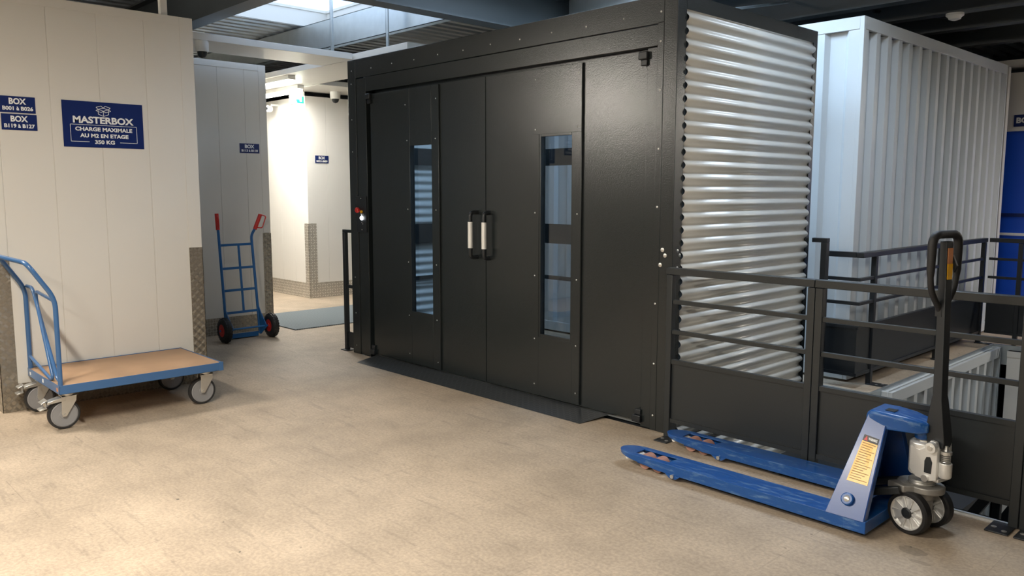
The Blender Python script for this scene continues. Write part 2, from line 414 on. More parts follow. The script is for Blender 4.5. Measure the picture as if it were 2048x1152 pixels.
# roof insulation above the deck keeps the daylight to the openings
r = MB()
for q_ in DECK: r.box(*q_, 3.665, 3.76)
structure(r.build('ceiling', 'deckdark'))
def skylight(S, label):
    t = thing('skylight', label, 'skylight', ((S[0]+S[1])/2, (S[2]+S[3])/2, 3.6))
    k = MB(); a = .012
    k.box(S[0], S[0]+a, S[2], S[3], 3.60, 3.79).box(S[1]-a, S[1], S[2], S[3], 3.60, 3.79)
    k.box(S[0]+a, S[1]-a, S[2], S[2]+a, 3.60, 3.79).box(S[0]+a, S[1]-a, S[3]-a, S[3], 3.60, 3.79)
    k.build('curb', 'steelwhite', t)
    k = MB(); b = .025
    for z in (3.79,):
        k.box(S[0]-.02, S[0]+b, S[2]-.02, S[3]+.02, z, z+.03).box(S[1]-b, S[1]+.02, S[2]-.02, S[3]+.02, z, z+.03)
        k.box(S[0]+b, S[1]-b, S[2]-.02, S[2]+b, z, z+.03).box(S[0]+b, S[1]-b, S[3]-b, S[3]+.02, z, z+.03)
    k.build('frame', 'steelwhite', t)
    for q in range(4 if S is S1 else 0):
        MB().bar((S[1]-.5-q*.45, S[3]-.03, 3.77), (S[1]-.5-q*.45, S[3]-.03, 3.86), .03, .05).build('bracket', 'beam', t)
skylight(S1, 'open roof light with bright cloudy sky above the corridor at top left')
skylight(S2, 'roof light above the goods lift beyond the top edge of the picture')

skylight(S4, 'narrow roof light over the stairwell next to the corrugated lift side')
skylight(S3, 'wide roof light added to brighten the far landing beyond the right edge of the picture')  # unseen opening, added and sized for the light it lets in

# ------------------------------------------------------------------ roof steel
def ibeam(name, p0, p1, zb, h, wf, mat, label, tf=.014):
    p0, p1 = Vector((*p0, 0)), Vector((*p1, 0)); d_ = (p1-p0).normalized(); n = Vector((-d_.y, d_.x, 0)); m = MB()
    def seg(hw, z0, z1): m.obox((p0+p1)/2+Vector((0, 0, (z0+z1)/2)), d_, n, (0, 0, 1), (p1-p0).length/2, hw, (z1-z0)/2)
    seg(wf/2, zb, zb+tf); seg(wf/2, zb+h-tf, zb+h); seg(.005, zb+tf, zb+h-tf)
    o = m.build(name, mat); tag(o, label, 'beam'); return o
ibeam('steel_beam', (-15.9, 3.42), (-6.22, 3.42), 3.20, .395, .18, 'beam', 'dark steel roof beam rising from the corner of the near white wall past the skylight')
ibeam('steel_beam', (-6.12, -4.9), (-6.12, 13.9), 3.20, .395, .19, 'beam', 'big dark steel beam crossing above the goods lift from the top edge')
ibeam('steel_beam', (-15.9, -1.9), (-6.22, -1.9), 3.20, .395, .18, 'beam', 'dark steel beam behind the picture')
ibeam('steel_beam', (-6.01, 7.36), (7.9, 7.36), 3.18, .41, .14, 'beam', 'dark roof beam right above the front of the white container')
ibeam('steel_beam', (-6.01, 8.14), (7.9, 8.14), 3.18, .41, .14, 'beam', 'dark roof beam carrying the white smoke detector')
ibeam('steel_beam', (-6.01, 9.0), (7.9, 9.0), 3.18, .41, .14, 'beam', 'dark roof beam between the detector and the far right edge beam')
ibeam('steel_beam', (-6.01, 10.1), (7.9, 10.1), 3.18, .41, .14, 'beam', 'dark roof beam nearest the far end of the white container')
def cpur(y, x0, x1, zb, h, label, mat='galv'):
    m = MB(); t = .006; m.box(x0, x1, y, y+t, zb, zb+h).box(x0, x1, y, y+.09, zb, zb+t).box(x0, x1, y, y+.09, zb+h-t, zb+h)
    m.box(x0, x1, y+.084, y+.09, zb, zb+.03)
    tag(m.build('purlin', mat), label, 'roof purlin')
cpur(5.22, -15.9, -6.22, 3.26, .32, 'wide galvanised purlin under the near edge of the skylight opening')
cpur(5.66, -15.9, -6.22, 3.40, .18, 'thin galvanised purlin behind the wide one by the skylight')
cpur(6.55, -6.01, 7.9, 3.36, .22, 'thin grey purlin above the corrugated lift side')

# suspended corridor soffit strips with hanger rods
def soffit(boxes, label, nm='soffit_panel'):
    t = thing(nm, label, 'soffit panel', ((boxes[0][0]+boxes[0][1])/2, (boxes[0][2]+boxes[0][3])/2, 3.0))
    m = MB()
    for b in boxes: m.box(*b, 3.0, 3.065)
    m.build('strip', 'steelwhite', t, bevel=.003)
    return t
s1 = soffit([(-8.40, -7.77, 1.4, 5.0)], 'long white soffit strip hanging across the corridor entrance, left of the lift')
s2 = soffit([(-14, -6.80, 5.02, 5.80)], 'white soffit strip with the two corridor lamps fixed under it')
s3 = soffit([(-10.70, -9.87, 5.82, 9.5)], 'white soffit strip over the far right corridor wall with dome camera')
for (x, y, p) in ((-7.80, 4.78, s1), (-7.22, 5.09, s2)):
    m = MB(); m.box(x-.02, x+.02, y-.02, y-.016, 3.06, 3.6).box(x-.02, x-.016, y-.02, y+.02, 3.06, 3.6)
    m.build('hanger', 'galv', p)
m = MB().box(-6.68, -6.63, 2.53, 2.58, 2.94, 3.6); tag(m.build('hanger_post', 'steelwhite'), 'slim white hanger post rising from the top of the near white wall', 'hanger')

# ------------------------------------------------------------------ white sandwich-panel boxes
def panelwall_x(name, x, ys, z0, z1, th, mat, side=1):   # face at x looking +x, vertical joints at ys
    m = MB()
    for a, b in zip(ys[:-1], ys[1:]): m.box(x-th, x, a+.0015, b-.0015, z0, z1)
    m.box(x-th+.002, x-.004, ys[0]+.01, ys[-1]-.01, z0, z1-.01)
    return structure(m.build(name, mat, bevel=.0015))
def panelwall_y(name, y, xs, z0, z1, th, mat):           # face at y looking -y
    m = MB()
    for a, b in zip(xs[:-1], xs[1:]): m.box(a+.0015, b-.0015, y, y+th, z0, z1)
    m.box(xs[0]+.01, xs[-1]-.01, y+.004, y+th-.002, z0, z1-.01)
    return structure(m.build(name, mat, bevel=.0015))
panelwall_x('wall_left', WA, [1.275, 1.375, 1.705, 2.04, 2.38, 2.76], 0, 2.94, .06, 'panel')
m = MB().box(-9.5, WA-.06, 1.275, 1.335, 0, 2.94).box(-9.5, WA-.06, 2.70, 2.76, 0, 2.94).box(-9.5, WA-.06, 1.335, 2.70, 2.88, 2.94)
structure(m.build('wall_left', 'panel'))
m = MB().box(WA, WA+.003, 1.371, 2.654, 2.875, 2.94).box(WA, WA+.003, 2.655, 2.76, 1.12, 2.94).box(WA, WA+.003, 1.275, 1.37, 1.12, 2.94)
structure(m.build('trim_2', 'panel', bevel=.001))
m = MB().box(WA, WA+.004, 2.655, 2.764, 0, 1.12).box(WA-.1, WA+.004, 2.76, 2.764, 0, 1.12)
m.box(WA, WA+.004, 1.271, 1.375, 0, 1.12).box(WA-.1, WA+.004, 1.271, 1.275, 0, 1.12)
structure(m.build('trim_3', 'dtreadY'))
structure(MB().box(WA, WA+.003, 1.375, 2.655, 0, .20).build('baseboard_left', 'dtreadY'))
WB = -8.63
panelwall_x('wall_middle', WB, [1.9, 2.2, 2.535, 2.87, 3.205, 3.54, 3.85, 4.155, 4.41], 0, 2.965, .06, 'panel')
structure(MB().box(-14, WB-.06, 4.35, 4.41, 0, 2.965).build('wall_middle', 'panel'))
structure(MB().box(WB, WB+.003, 4.325, 4.41, 1.11, 2.965).box(WB, WB+.003, 1.9, 4.324, 2.90, 2.965).build('trim_4', 'panel'))
structure(MB().box(WB, WB+.004, 4.315, 4.414, 0, 1.105).box(WB-.1, WB+.004, 4.41, 4.414, 0, 1.105).build('trim_5', 'dtreadY'))
structure(MB().box(WB, WB+.003, 1.9, 4.315, 0, .19).build('baseboard_middle', 'dtreadY'))
XF, YF = -10.70, 6.07
panelwall_y('wall_far', YF, [-16, -15.5, -14.5, -13.5, -12.9, -12.4, -11.9, -11.5, -11.1, -10.70], 0, 2.94, .06, 'panel2')
panelwall_x('wall_far', XF, [6.07, 6.4, 6.85, 7.3, 7.9, 8.5, 9.2, 10.4], 0, 2.94, .06, 'panel2')
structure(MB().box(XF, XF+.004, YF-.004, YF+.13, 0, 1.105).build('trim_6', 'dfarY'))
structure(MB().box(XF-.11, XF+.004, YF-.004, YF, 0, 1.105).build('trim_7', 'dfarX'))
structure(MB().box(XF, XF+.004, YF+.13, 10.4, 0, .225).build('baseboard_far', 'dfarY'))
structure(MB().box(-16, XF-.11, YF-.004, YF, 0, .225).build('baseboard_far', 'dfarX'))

# ------------------------------------------------------------------ signs on the walls facing +x
def sign_x(name, label, cat, x, y0, y1, z0, z1, group=None):
    t = thing(name, label, cat, (x, (y0+y1)/2, z0), group)
    MB().box(x, x+.004, y0, y1, z0, z1).build('plate', 'navy', t)
    return t
EX, EZ = (0, 1, 0), (0, 0, 1)
t = sign_x('warning_sign', 'large navy sign with white open-box emblem and weight limit lettering on the near white wall', 'sign', WA, 1.775, 2.34, 1.90, 2.235)
sx_ = WA+.0048; yc = 2.057
text('MASTERBOX', .066, 'white', t, (sx_, yc, 2.098), EX, EZ, .035, .425)
text('CHARGE MAXIMALE', .038, 'white', t, (sx_, yc, 2.032), EX, EZ, .035, .40)
text('AU M2 EN ETAGE', .038, 'white', t, (sx_, yc, 1.985), EX, EZ, .035, .34)
text('350 KG', .038, 'white', t, (sx_, yc, 1.939), EX, EZ, .035, .14)
m = MB(); y0, y1, z0, z1 = 1.825, 2.29, 1.941, 2.064; q = .0015
m.box(sx_-.001, sx_, y0, y1, z1-q, z1+q).box(sx_-.001, sx_, y0-q, y0+q, z0, z1).box(sx_-.001, sx_, y1-q, y1+q, z0, z1)
m.box(sx_-.001, sx_, y0, 1.95, z0-q, z0+q).box(sx_-.001, sx_, 2.165, y1, z0-q, z0+q)
m.build('border', 'white', t)
m = MB()
def seg2(a, b, wd=.0035): m.bar((sx_, yc+a[0], 2.172+a[1]), (sx_, yc+b[0], 2.172+b[1]), wd, .0012, (1, 0, 0))
A = {'c': (0, .018), 'l': (-.035, .010), 'r': (.035, .010), 'b': (0, -.004), 't': (0, .033)}
for a, b in (((-.036, .010), (0, .020)), ((0, .020), (.036, .010)), ((-.036, .010), (0, -.002)), ((0, -.002), (.036, .010)),
             ((-.036, .010), (-.036, -.026)), ((.036, .010), (.036, -.026)), ((0, -.002), (0, -.040)), ((-.036, -.026), (0, -.040)), ((.036, -.026), (0, -.040)),
             ((-.036, .010), (-.050, .024)), ((-.050, .024), (-.014, .035)), ((-.014, .035), (0, .020)), ((.036, .010), (.050, .024)), ((.050, .024), (.014, .035)), ((.014, .035), (0, .020)),
             ((-.036, .010), (-.052, .000)), ((-.052, .000), (-.016, -.013)), ((-.016, -.013), (0, -.002)), ((.036, .010), (.052, .000)), ((.052, .000), (.016, -.013)), ((.016, -.013), (0, -.002))): seg2(a, b)
m.build('emblem', 'white', t)
def box_sign(label, x, y0, y1, z0, z1, line2, w2):
    t = sign_x('box_sign', label, 'sign', x, y0, y1, z0, z1)
    k = (z1-z0)/.107
    text('BOX', .053*k, 'white', t, (x+.0048, (y0+y1)/2, z0+.073*k), EX, EZ, .035, .105*(y1-y0)/.218)
    text(line2, .034*k, 'white', t, (x+.0048, (y0+y1)/2, z0+.027*k), EX, EZ, .035, w2)
    return t
box_sign('small navy BOX B001 à B026 sign, upper of the pair at the left edge', WA, 1.385, 1.606, 2.122, 2.235, 'B001 à B026', .19)
box_sign('small navy BOX B119 à B127 sign, lower of the pair at the left edge', WA, 1.389, 1.610, 2.002, 2.113, 'B119 à B127', .19)
box_sign('small navy BOX B113 à B118 sign on the white wall behind the hand truck', WB, 4.078, 4.308, 1.995, 2.10, 'B113 à B118', .19)
box_sign('small navy BOX B052 à B059 sign on the brightly lit far corridor wall', XF, 6.21, 6.43, 1.985, 2.095, 'B052 à B059', .18)

# ------------------------------------------------------------------ cameras, detector, exit sign
def dome(name, label, x, y, z, r=.07):
    t = thing(name, label, 'security camera', (x, y, z))
    MB().lathe((x, y, z), (0, 0, -1), [(0, r), (.02, r), (.09, r*.95), (.10, r*.85)], 24).build('housing', 'whitep', t, smooth=True)
    MB().lathe((x, y, z-.10), (0, 0, -1), [(0, r*.7), (.03, r*.62), (.05, r*.4), (.06, .002)], 24).build('lens_dome', 'black', t, smooth=True)
dome('dome_camera', 'white dome camera under the soffit strip beside the near wall corner', -7.83, 3.36, 3.0, .065)
dome('dome_camera', 'white dome camera under the far soffit strip left of the lift', -10.45, 6.42, 3.0, .075)
t = thing('bullet_camera', 'small round white camera on the far corridor wall left of the exit sign', 'security camera', (-11.5, YF, 2.82))
MB().bar((-11.5, YF, 2.86), (-11.5, YF-.12, 2.86), .03, .03).build('bracket', 'whitep', t)
MB().lathe((-11.5, YF-.12, 2.80), (.3, -1, 0), [(0, .045), (.02, .05), (.07, .05), (.08, .04)], 20).build('housing', 'whitep', t, smooth=True)
MB().lathe((-11.5+.023, YF-.196, 2.80), (.3, -1, 0), [(0, .02), (.004, .02)], 16).build('lens', 'black', t)
t = thing('exit_sign', 'green and white emergency exit sign hanging from the corridor soffit', 'exit sign', (-10.2, 5.66, 2.74))
MB().box(-10.22, -10.19, 5.56, 5.78, 2.74, 2.93).build('housing', 'whitep', t, bevel=.004)
m = MB(); x = -10.188
m.box(x, x+.002, 5.66, 5.70, 2.77, 2.82).box(x, x+.002, 5.70, 5.735, 2.77, 2.79).box(x, x+.002, 5.735, 5.76, 2.77, 2.86).box(x, x+.002, 5.65, 5.66, 2.79, 2.87)
m.build('pictogram', 'green', t)
MB().box(-10.21, -10.20, 5.65, 5.67, 2.93, 3.0).build('bracket', 'whitep', t)
t = thing('smoke_detector', 'white smoke detector under the dark roof beam at top right', 'smoke detector', (-2.74, 8.14, 3.18))
MB().lathe((-2.74, 8.14, 3.18), (0, 0, -1), [(0, .075), (.02, .075), (.035, .055), (.05, .05), (.06, .025), (.065, .002)], 24).build('housing', 'whitep', t, smooth=True)
m = MB().cyl((-3.45, 8.08, 3.3), (-3.05, 8.9, 3.3), .016, n=10); tag(m.build('conduit', 'black'), 'thin black rod crossing between the roof beams above the container', 'rod', kind='thing')
m = MB().cyl((-3.55, 9.1, 3.33), (-3.15, 10.05, 3.33), .016, n=10); tag(m.build('conduit', 'black'), 'second thin black rod, right of the smoke detector', 'rod')
m = MB().tube([(-3.25, 4.6, 2.83), (-3.6, 4.9, 2.90), (-4.0, 6.4, 3.15), (-3.9, 7.27, 3.33)], .012, 8); tag(m.build('cable', 'galv', smooth=True), 'grey cable conduit leaving the top of the lift towards the roof', 'cable')

# ------------------------------------------------------------------ lamps (battens with their own light plus an added uplight)
def batten(label, c, ln, watts, colr, diff='lamp', drop=None, axis='x'):
    x, y, z = c; t = thing('ceiling_lamp', label, 'lamp', c)
    h = ln/2
    if axis == 'x':
        MB().box(x-h, x+h, y-.05, y+.05, z, z+.05).build('housing', 'whitep', t, bevel=.004)
        MB().box(x-h+.02, x+h-.02, y-.04, y+.04, z-(.07 if diff == 'lamp' else .045), z).build('diffuser', diff, t, bevel=.012)
    else:
        MB().box(x-.05, x+.05, y-h, y+h, z, z+.05).build('housing', 'whitep', t, bevel=.004)
        MB().box(x-.04, x+.04, y-h+.02, y+h-.02, z-(.07 if diff == 'lamp' else .045), z).build('diffuser', diff, t, bevel=.012)
    if drop:
        for k in (-.4, .4):
            p = (x+k*ln, y) if axis == 'x' else (x, y+k*ln)
            MB().cyl((*p, z+.05), (*p, drop), .004, n=6).build('suspension_wire', 'galv', t)
    l = bpy.data.lights.new('fill_uplight', 'AREA'); l.shape = 'RECTANGLE'; l.size = ln if axis == 'x' else .1; l.size_y = .1 if axis == 'x' else ln
    l.energy = watts*.13; l.color = colr; lo = bpy.data.objects.new('fill_uplight', l); col.objects.link(lo); lo.location = (0, 0, .056); lo.rotation_euler = (PI, 0, 0); lo.parent = t  # extra light above the housing, added to brighten the roof deck
    l = bpy.data.lights.new('lamp_light', 'AREA'); l.shape = 'RECTANGLE'; l.size = ln if axis == 'x' else .1; l.size_y = .1 if axis == 'x' else ln
    l.energy = watts; l.color = colr; lo = bpy.data.objects.new('lamp_light', l); col.objects.link(lo); lo.location = (0, 0, -.075); lo.parent = t
batten('long ceiling lamp over the open floor in front of the lift', (-3.2, .25, 2.95), 1.5, 125, WARM, drop=3.6)
batten('long ceiling lamp left of the near white wall', (-7.6, -.35, 2.95), 1.5, 55, WARM, drop=3.6)
batten('long ceiling lamp behind the camera', (-.4, -1.6, 2.95), 1.5, 110, WARM, drop=3.6)
batten('ceiling lamp added beyond the right edge to brighten the blue roller door', (.5, 10.1, 2.95), 1.5, 75, WARM, drop=3.6)  # unseen lamp, added to brighten the far door and landing
t = thing('flood_lamp', 'square flood lamp hung left of the near white wall outside the picture', 'lamp', (-7.0, .15, 2.77))
aim = (Vector((-3.7, 4.4, .6))-Vector((-7.0, .15, 2.77))).normalized(); sd_ = aim.cross(Vector((0, 0, 1))).normalized(); uq = sd_.cross(aim)
MB().obox(Vector((-7.0, .15, 2.77))-aim*.03, aim, sd_, uq, .03, .27, .15).build('housing', 'whitep', t, bevel=.004)
MB().obox(Vector((-7.0, .15, 2.77))+aim*.003, aim, sd_, uq, .003, .25, .13).build('diffuser', 'lamp', t)
MB().cyl((-7.0, .15, 2.9), (-7.0, .15, 3.6), .008, n=8).build('hanger', 'galv', t)
l = bpy.data.lights.new('lamp_light', 'AREA'); l.shape = 'RECTANGLE'; l.size = .5; l.size_y = .26; l.energy = 34; l.color = WARM
lo = bpy.data.objects.new('lamp_light', l); col.objects.link(lo); lo.parent = t; lo.location = aim*.012
lo.rotation_euler = aim.to_track_quat('-Z', 'Y').to_euler()
batten('bright corridor lamp, lower and nearer of the pair under the soffit', (-10.75, 5.66, 2.95), 1.35, 52, NEUT, 'lampb')
batten('bright corridor lamp, upper and rear of the pair under the soffit', (-10.0, 5.12, 2.95), 1.35, 38, NEUT, 'lampb')

# ------------------------------------------------------------------ entrance mat
tag(MB().box(-9.62, -8.33, 4.52, 7.2, 0, .012).build('doormat', 'mat'), 'grey blue woven mat on the floor of the bright corridor', 'mat')

# ------------------------------------------------------------------ goods lift
XL0, XL1 = -6.79, -3.04; YB = 6.14; ZT = 2.80
lift = thing('goods_lift', 'big anthracite goods lift cabin with double steel doors and corrugated light grey side', 'goods lift', ((XL0+XL1)/2, YL, 0))
YR = YL+.03       # door plane slightly recessed
m = MB()
m.box(XL0, XL0+.13, YL, YL+.09, 0, ZT)                   # left outer post
m.box(XL0+.13, -6.50, YL+.006, YL+.09, 0, 2.62)          # left cover strip
m.box(-3.30+.02, -3.195, YL+.012, YL+.09, 0, 2.49).box(-3.195, -3.145, YL, YL+.09, 0, 2.64).box(-3.142, XL1, YL-.004, YL+.09, 0, ZT+.05)
m.box(XL0+.13, -3.145, YL, YL+.09, 2.63, ZT)             # header
m.box(-6.50, -3.195, YL+.006, YL+.09, 2.495, 2.627).box(-6.50, -3.195, YR+.047, YR+.07, 2.40, 2.50).box(-6.52, -6.45, YR+.047, YR+.07, 0, 2.5).box(-3.29, -3.19, YR+.047, YR+.07, 0, 2.5)  # rear strips added behind the door edges to block skylight leaks
m.build('front_frame', 'anth', lift, bevel=.003)
m = MB()
m.box(-6.50, -3.28, YR+.03, YR+.05, .0, .03)
m.build('threshold', 'galv', lift)
# rear and side frame
m = MB()
for x0 in (XL0, XL1-.09): m.box(x0, x0+.07, YB-.07, YB, -2.9, ZT)
for x0 in (XL0, XL1-.05): m.box(x0, x0+.05, YL+.09, YB-.0, ZT-.09, ZT)
m.box(XL0+.05, XL1-.05, YB-.07, YB, ZT-.09, ZT).box(XL1-.02, XL1-.0, YB-.06, YB, -2.9, ZT-.09)
for x0 in (XL0, XL1-.05): m.box(x0, x0+.05, YL+.09, YB-.07, -.15, -.05).box(x0, x0+.05, YL+.04, YL+.11, -2.9, -.05)
for zc, hz in ((1.925, .085), (1.145, .10), (.69, .02)):
    m.box(XL0+.075, XL0+.09, YL+.1, YB-.07, zc-hz, zc+hz)
    m.box(XL0+.09, XL1-.07, YB-.05, YB-.02, zc-hz, zc+hz)
m.build('rear_frame', 'anth', lift)
MB().box(XL0+.06, XL1-.06, YL+.09, YB, -.09, .0).build('platform', 'black', lift)
def corrug(x, y0, y1, z0, z1, amp, pitch, ph):
    n = int((z1-z0)/pitch*12); pr = []
    for i in range(n+1):
        z = z0+(z1-z0)*i/n; s = math.sin(2*PI*(z-ph)/pitch)
        pr.append((x+amp*s*(1-.12*s*s), y0, z))
    return pr, (0, y1-y0, 0)
pt = .083
o = MB().sheet(*corrug(XL1+.002, YL+.092, YB-.055, -2.8, 2.715, .0155, pt, 2.659-pt/4)).build('corrugated_side', 'corr', lift, smooth=True, solid=.0015)
o = MB().sheet(*corrug(XL0+.035, YL+.085, YB-.075, -.05, 2.715, .0135, pt, 2.659)).build('corrugated_side', 'corr', lift, smooth=True, solid=.0015)
m = MB().box(XL1-.034, XL1-.020, YL+.09, YL+.15, -2.8, 2.72).box(XL1-.034, XL1-.020, YB-.10, YB-.0, -2.8, 2.72); m.build('edge_backing', 'black', lift)
# doors
def door(x0, x1, parts, win, hx, hinge_x, nm='door'):
    d = MB()
    wx0, wx1, wz0, wz1 = win
    yo = YR
    # base leaf with window opening
    d.box(x0+.002, wx0, yo, yo+.045, .03, 2.47).box(wx1, x1-.002, yo, yo+.045, .03, 2.47)
    d.box(wx0, wx1, yo, yo+.045, .03, wz0).box(wx0, wx1, yo, yo+.045, wz1, 2.47)
    D = d.build(nm, 'anth', lift)
    # cladding sheet carrying the window
    sx0, sx1 = parts; c = MB(); y0_ = yo-.016
    c.box(sx0, wx0+.012, y0_, yo, .035, 2.465).box(wx1-.012, sx1, y0_, yo, .035, 2.465)
    c.box(wx0+.012, wx1-.012, y0_, yo, .035, wz0+.012).box(wx0+.012, wx1-.012, y0_, yo, wz1-.012, 2.465)
    c.build('cladding_sheet', 'anth', D, bevel=.0025)
    MB().box(wx0, wx1, yo+.030, yo+.036, wz0, wz1).build('window_pane', 'glass', D)
    h = MB().tube(arc([(hx, yo-.004, 1.41), (hx, yo-.075, 1.41), (hx, yo-.075, 1.05), (hx, yo-.004, 1.05)], .045), .017, 12)
    hd = h.build('handle', 'black', D, smooth=True)
    MB().cyl((hx, yo-.075, 1.335), (hx, yo-.075, 1.125), .0205, n=16).build('grip_sleeve', 'satin', hd, smooth=True)
    for z in (2.42, .03):
        k = MB().box(hinge_x-.035, hinge_x+.035, yo-.045, yo-.016, z, z+.05).box(hinge_x-.02, hinge_x+.03, yo-.035, yo-.016, z+.05 if z < 1 else z-.04, z+.09 if z < 1 else z)
        k.build('hinge', 'black', D, bevel=.006)
    return D
D1 = door(-6.465, -4.862, (-6.44, -5.436), (-5.855, -5.523, .50, 1.985), -4.965, -6.45)
D2 = door(-4.858, -3.275, (-4.83, -3.835), (-4.246, -3.918, .50, 1.988), -4.80, -3.30)
MB().box(-4.322, -3.837, YR-.019, YR-.016, 1.995, 2.455).box(-4.322, -4.250, YR-.019, YR-.016, .05, 1.995).box(-3.91, -3.837, YR-.019, YR-.016, .05, 1.995).box(-4.25, -3.91, YR-.019, YR-.016, .05, .49).build('window_surround', 'anth', D2, bevel=.001)
screws(D1, [(x, YR-.016, z) for x, z in ((-5.47, 2.35), (-5.90, 2.33), (-5.88, 2.02), (-5.48, 2.02), (-5.88, 1.42), (-5.48, 1.42), (-5.88, .95), (-5.48, .95), (-5.88, .47), (-5.48, .47), (-5.88, .12), (-5.47, .1))], (0, -1, 0))
screws(D2, [(x, YR-.019, z) for x, z in ((-4.29, 2.39), (-3.87, 2.40), (-4.29, 2.03), (-3.87, 2.03), (-4.29, 1.42), (-3.87, 1.42), (-4.29, .95), (-3.87, .95), (-4.29, .47), (-3.87, .47), (-4.29, .12), (-3.87, .12))], (0, -1, 0))
screws(lift, [(-6.72+i*.325, YL, 2.70-.005*(i % 2)) for i in range(11)], (0, -1, 0))
screws(lift, [(-6.73, YL, z) for z in (2.58, 2.25, 1.95, .75, .40, .08)], (0, -1, 0))
screws(lift, [(-3.17, YL, z) for z in (2.70, 2.52, 2.22, 1.85, 1.48, .85, .45, .10)], (0, -1, 0), r=.007)
screws(lift, [(-3.118, YL-.004, 1.205), (-3.097, YL-.004, 1.17), (-3.133, YL-.004, 1.107)], (0, -1, 0), r=.014, name='bolt')
screws(lift, [(XL1, 4.36, 1.20), (XL1, 4.385, 1.17), (XL1, 4.36, 1.09)], (1, 0, 0), r=.012, name='bolt')
# call panel
cpn = MB().box(-6.685, -6.515, YL-.004, YL+.006, 1.19, 1.53).build('call_panel', 'black', lift, bevel=.002)
MB().lathe((-6.632, YL-.004, 1.40), (0, -1, 0), [(0, .014), (.012, .014), (.013, .025), (.03, .026), (.038, .018), (.040, .002)], 20).build('emergency_button', 'red', cpn, smooth=True)
MB().lathe((-6.585, YL-.004, 1.385), (0, -1, 0), [(0, .012), (.014, .012), (.015, .002)], 16).build('indicator', 'yellow', cpn, smooth=True)
MB().lathe((-6.585, YL-.004, 1.325), (0, -1, 0), [(0, .019), (.012, .018), (.014, .002)], 20).build('lit_button', 'led', cpn, smooth=True)
MB().lathe((-6.585, YL-.004, 1.362), (0, -1, 0), [(0, .012), (.012, .011), (.013, .002)], 16).build('key_switch', 'chrome', cpn, smooth=True)
screws(cpn, [(-6.60, YL-.004, 1.51), (-6.59, YL-.004, 1.215), (-6.59, YL-.004, 1.285), (-6.575, YL-.004, 1.27)], (0, -1, 0), r=.005)
# ramp plate in front of the doors
r_ = MB(); r_.add([(-6.36, 4.065, .001), (-3.60, 4.065, .001), (-3.56, 4.335, .022), (-6.43, 4.335, .022), (-6.36, 4.335, 0), (-3.60, 4.335, 0)],
       [(0, 1, 2, 3), (0, 3, 4), (1, 5, 2), (0, 4, 5, 1), (2, 5, 4, 3)])
rp = r_.build('threshold_ramp', 'dtreadZ'); tag(rp, 'dark studded steel ramp plate on the floor along the lift doors', 'ramp')
rpt = rp
# ------------------------------------------------------------------ guard frames at the lift corners
def guard(label, x0, x1, y, zt, zm, kick):
    t = thing('guard_rail', label, 'guard rail', ((x0+x1)/2, y, 0))
    MB().box(x0, x0+.04, y, y+.04, 0.008, zt-.03).build('post', 'black', t, bevel=.003)
    MB().box(x0, x1, y, y+.04, zt-.03, zt).build('top_rail', 'black', t, bevel=.003)
    MB().box(x0+.04, x1, y+.005, y+.035, zm-.015, zm+.015).build('mid_rail', 'black', t)
    MB().box(x0+.04, x1, y+.015, y+.02, .03, kick).build('kick_plate', 'black', t)
    MB().box(x0-.03, x0+.09, y-.03, y+.07, 0, .008).build('base_plate', 'black', t)
    return t
guard('narrow black guard frame at the left side of the lift', -6.965, XL0, YL+.01, 1.205, .645, .19)
t = thing('guard_rail', 'narrow black guard frame behind the right side of the lift', 'guard rail', (-2.96, 6.2, 0))
MB().box(-2.965, -2.915, 6.19, 6.24, -.25, 1.18).build('post', 'black', t, bevel=.003)
MB().box(XL1, -2.915, 6.19, 6.24, 1.18, 1.215).build('top_rail', 'black', t, bevel=.003)
MB().box(XL1, -2.965, 6.20, 6.23, .66, .695).build('mid_rail', 'black', t)
MB().box(XL1, -2.965, 6.21, 6.215, .03, .19).build('kick_plate', 'black', t)

# ------------------------------------------------------------------ railings
def railing(label, p0, p1, out, posts=(0, 1), group='black steel railings', mids=(.885, .692), kick=(.115, .50), plates=True, mat='anthflat'):
    p0, p1 = Vector((*p0, 0)), Vector((*p1, 0)); d_ = (p1-p0).normalized(); n = Vector((*out, 0)); ln = (p1-p0).length
    t = thing('railing', label, 'railing', tuple((p0+p1)/2), group)
    s = .042
    for k in posts:
        c = p0+d_*(s/2) if k == 0 else p1-d_*(s/2) if k == 1 else p0+d_*(ln*k)
        MB().obox(c+Vector((0, 0, .53)), d_, n, (0, 0, 1), s/2, s/2, .526).build('post', mat, t, bevel=.003)
        if plates:
            cc = c+n*.065+d_*(.038 if k == 0 else -.038 if k == 1 else 0)
            MB().obox(cc+Vector((0, 0, .004)), d_, n, (0, 0, 1), .05, .075, .004).build('base_plate', 'black', t, bevel=.003)
            screws(t, [tuple(cc+d_*.026+n*.04+Vector((0, 0, .008))), tuple(cc-d_*.026+n*.01+Vector((0, 0, .008)))], (0, 0, 1), r=.012, name='bolt')
    MB().obox((p0+p1)/2+Vector((0, 0, 1.08)), d_, n, (0, 0, 1), ln/2, .03, .021).build('top_rail', mat, t, bevel=.003)
    a = s if 0 in posts else 0; b = s if 1 in posts else 0
    q0, q1 = p0+d_*a, p1-d_*b; l2 = (q1-q0).length; mid = (q0+q1)/2
    for z in mids:
        MB().obox(mid+Vector((0, 0, z)), d_, n, (0, 0, 1), l2/2, .013, .013).build('mid_rail', mat, t, bevel=.002)
    k = MB().obox(mid+Vector((0, 0, sum(kick)/2)), d_, n, (0, 0, 1), l2/2, .004, (kick[1]-kick[0])/2)
    for z in kick: k.obox(mid+Vector((0, 0, z)), d_, n, (0, 0, 1), l2/2, .015, .013)
    k.build('kick_plate', mat, t)
    return t
YRL = 4.268
railing('black railing bay next to the corrugated lift side, in front of it', (-3.035, YRL), (-2.055, YRL), (0, -1), posts=(0, 1), plates=True)
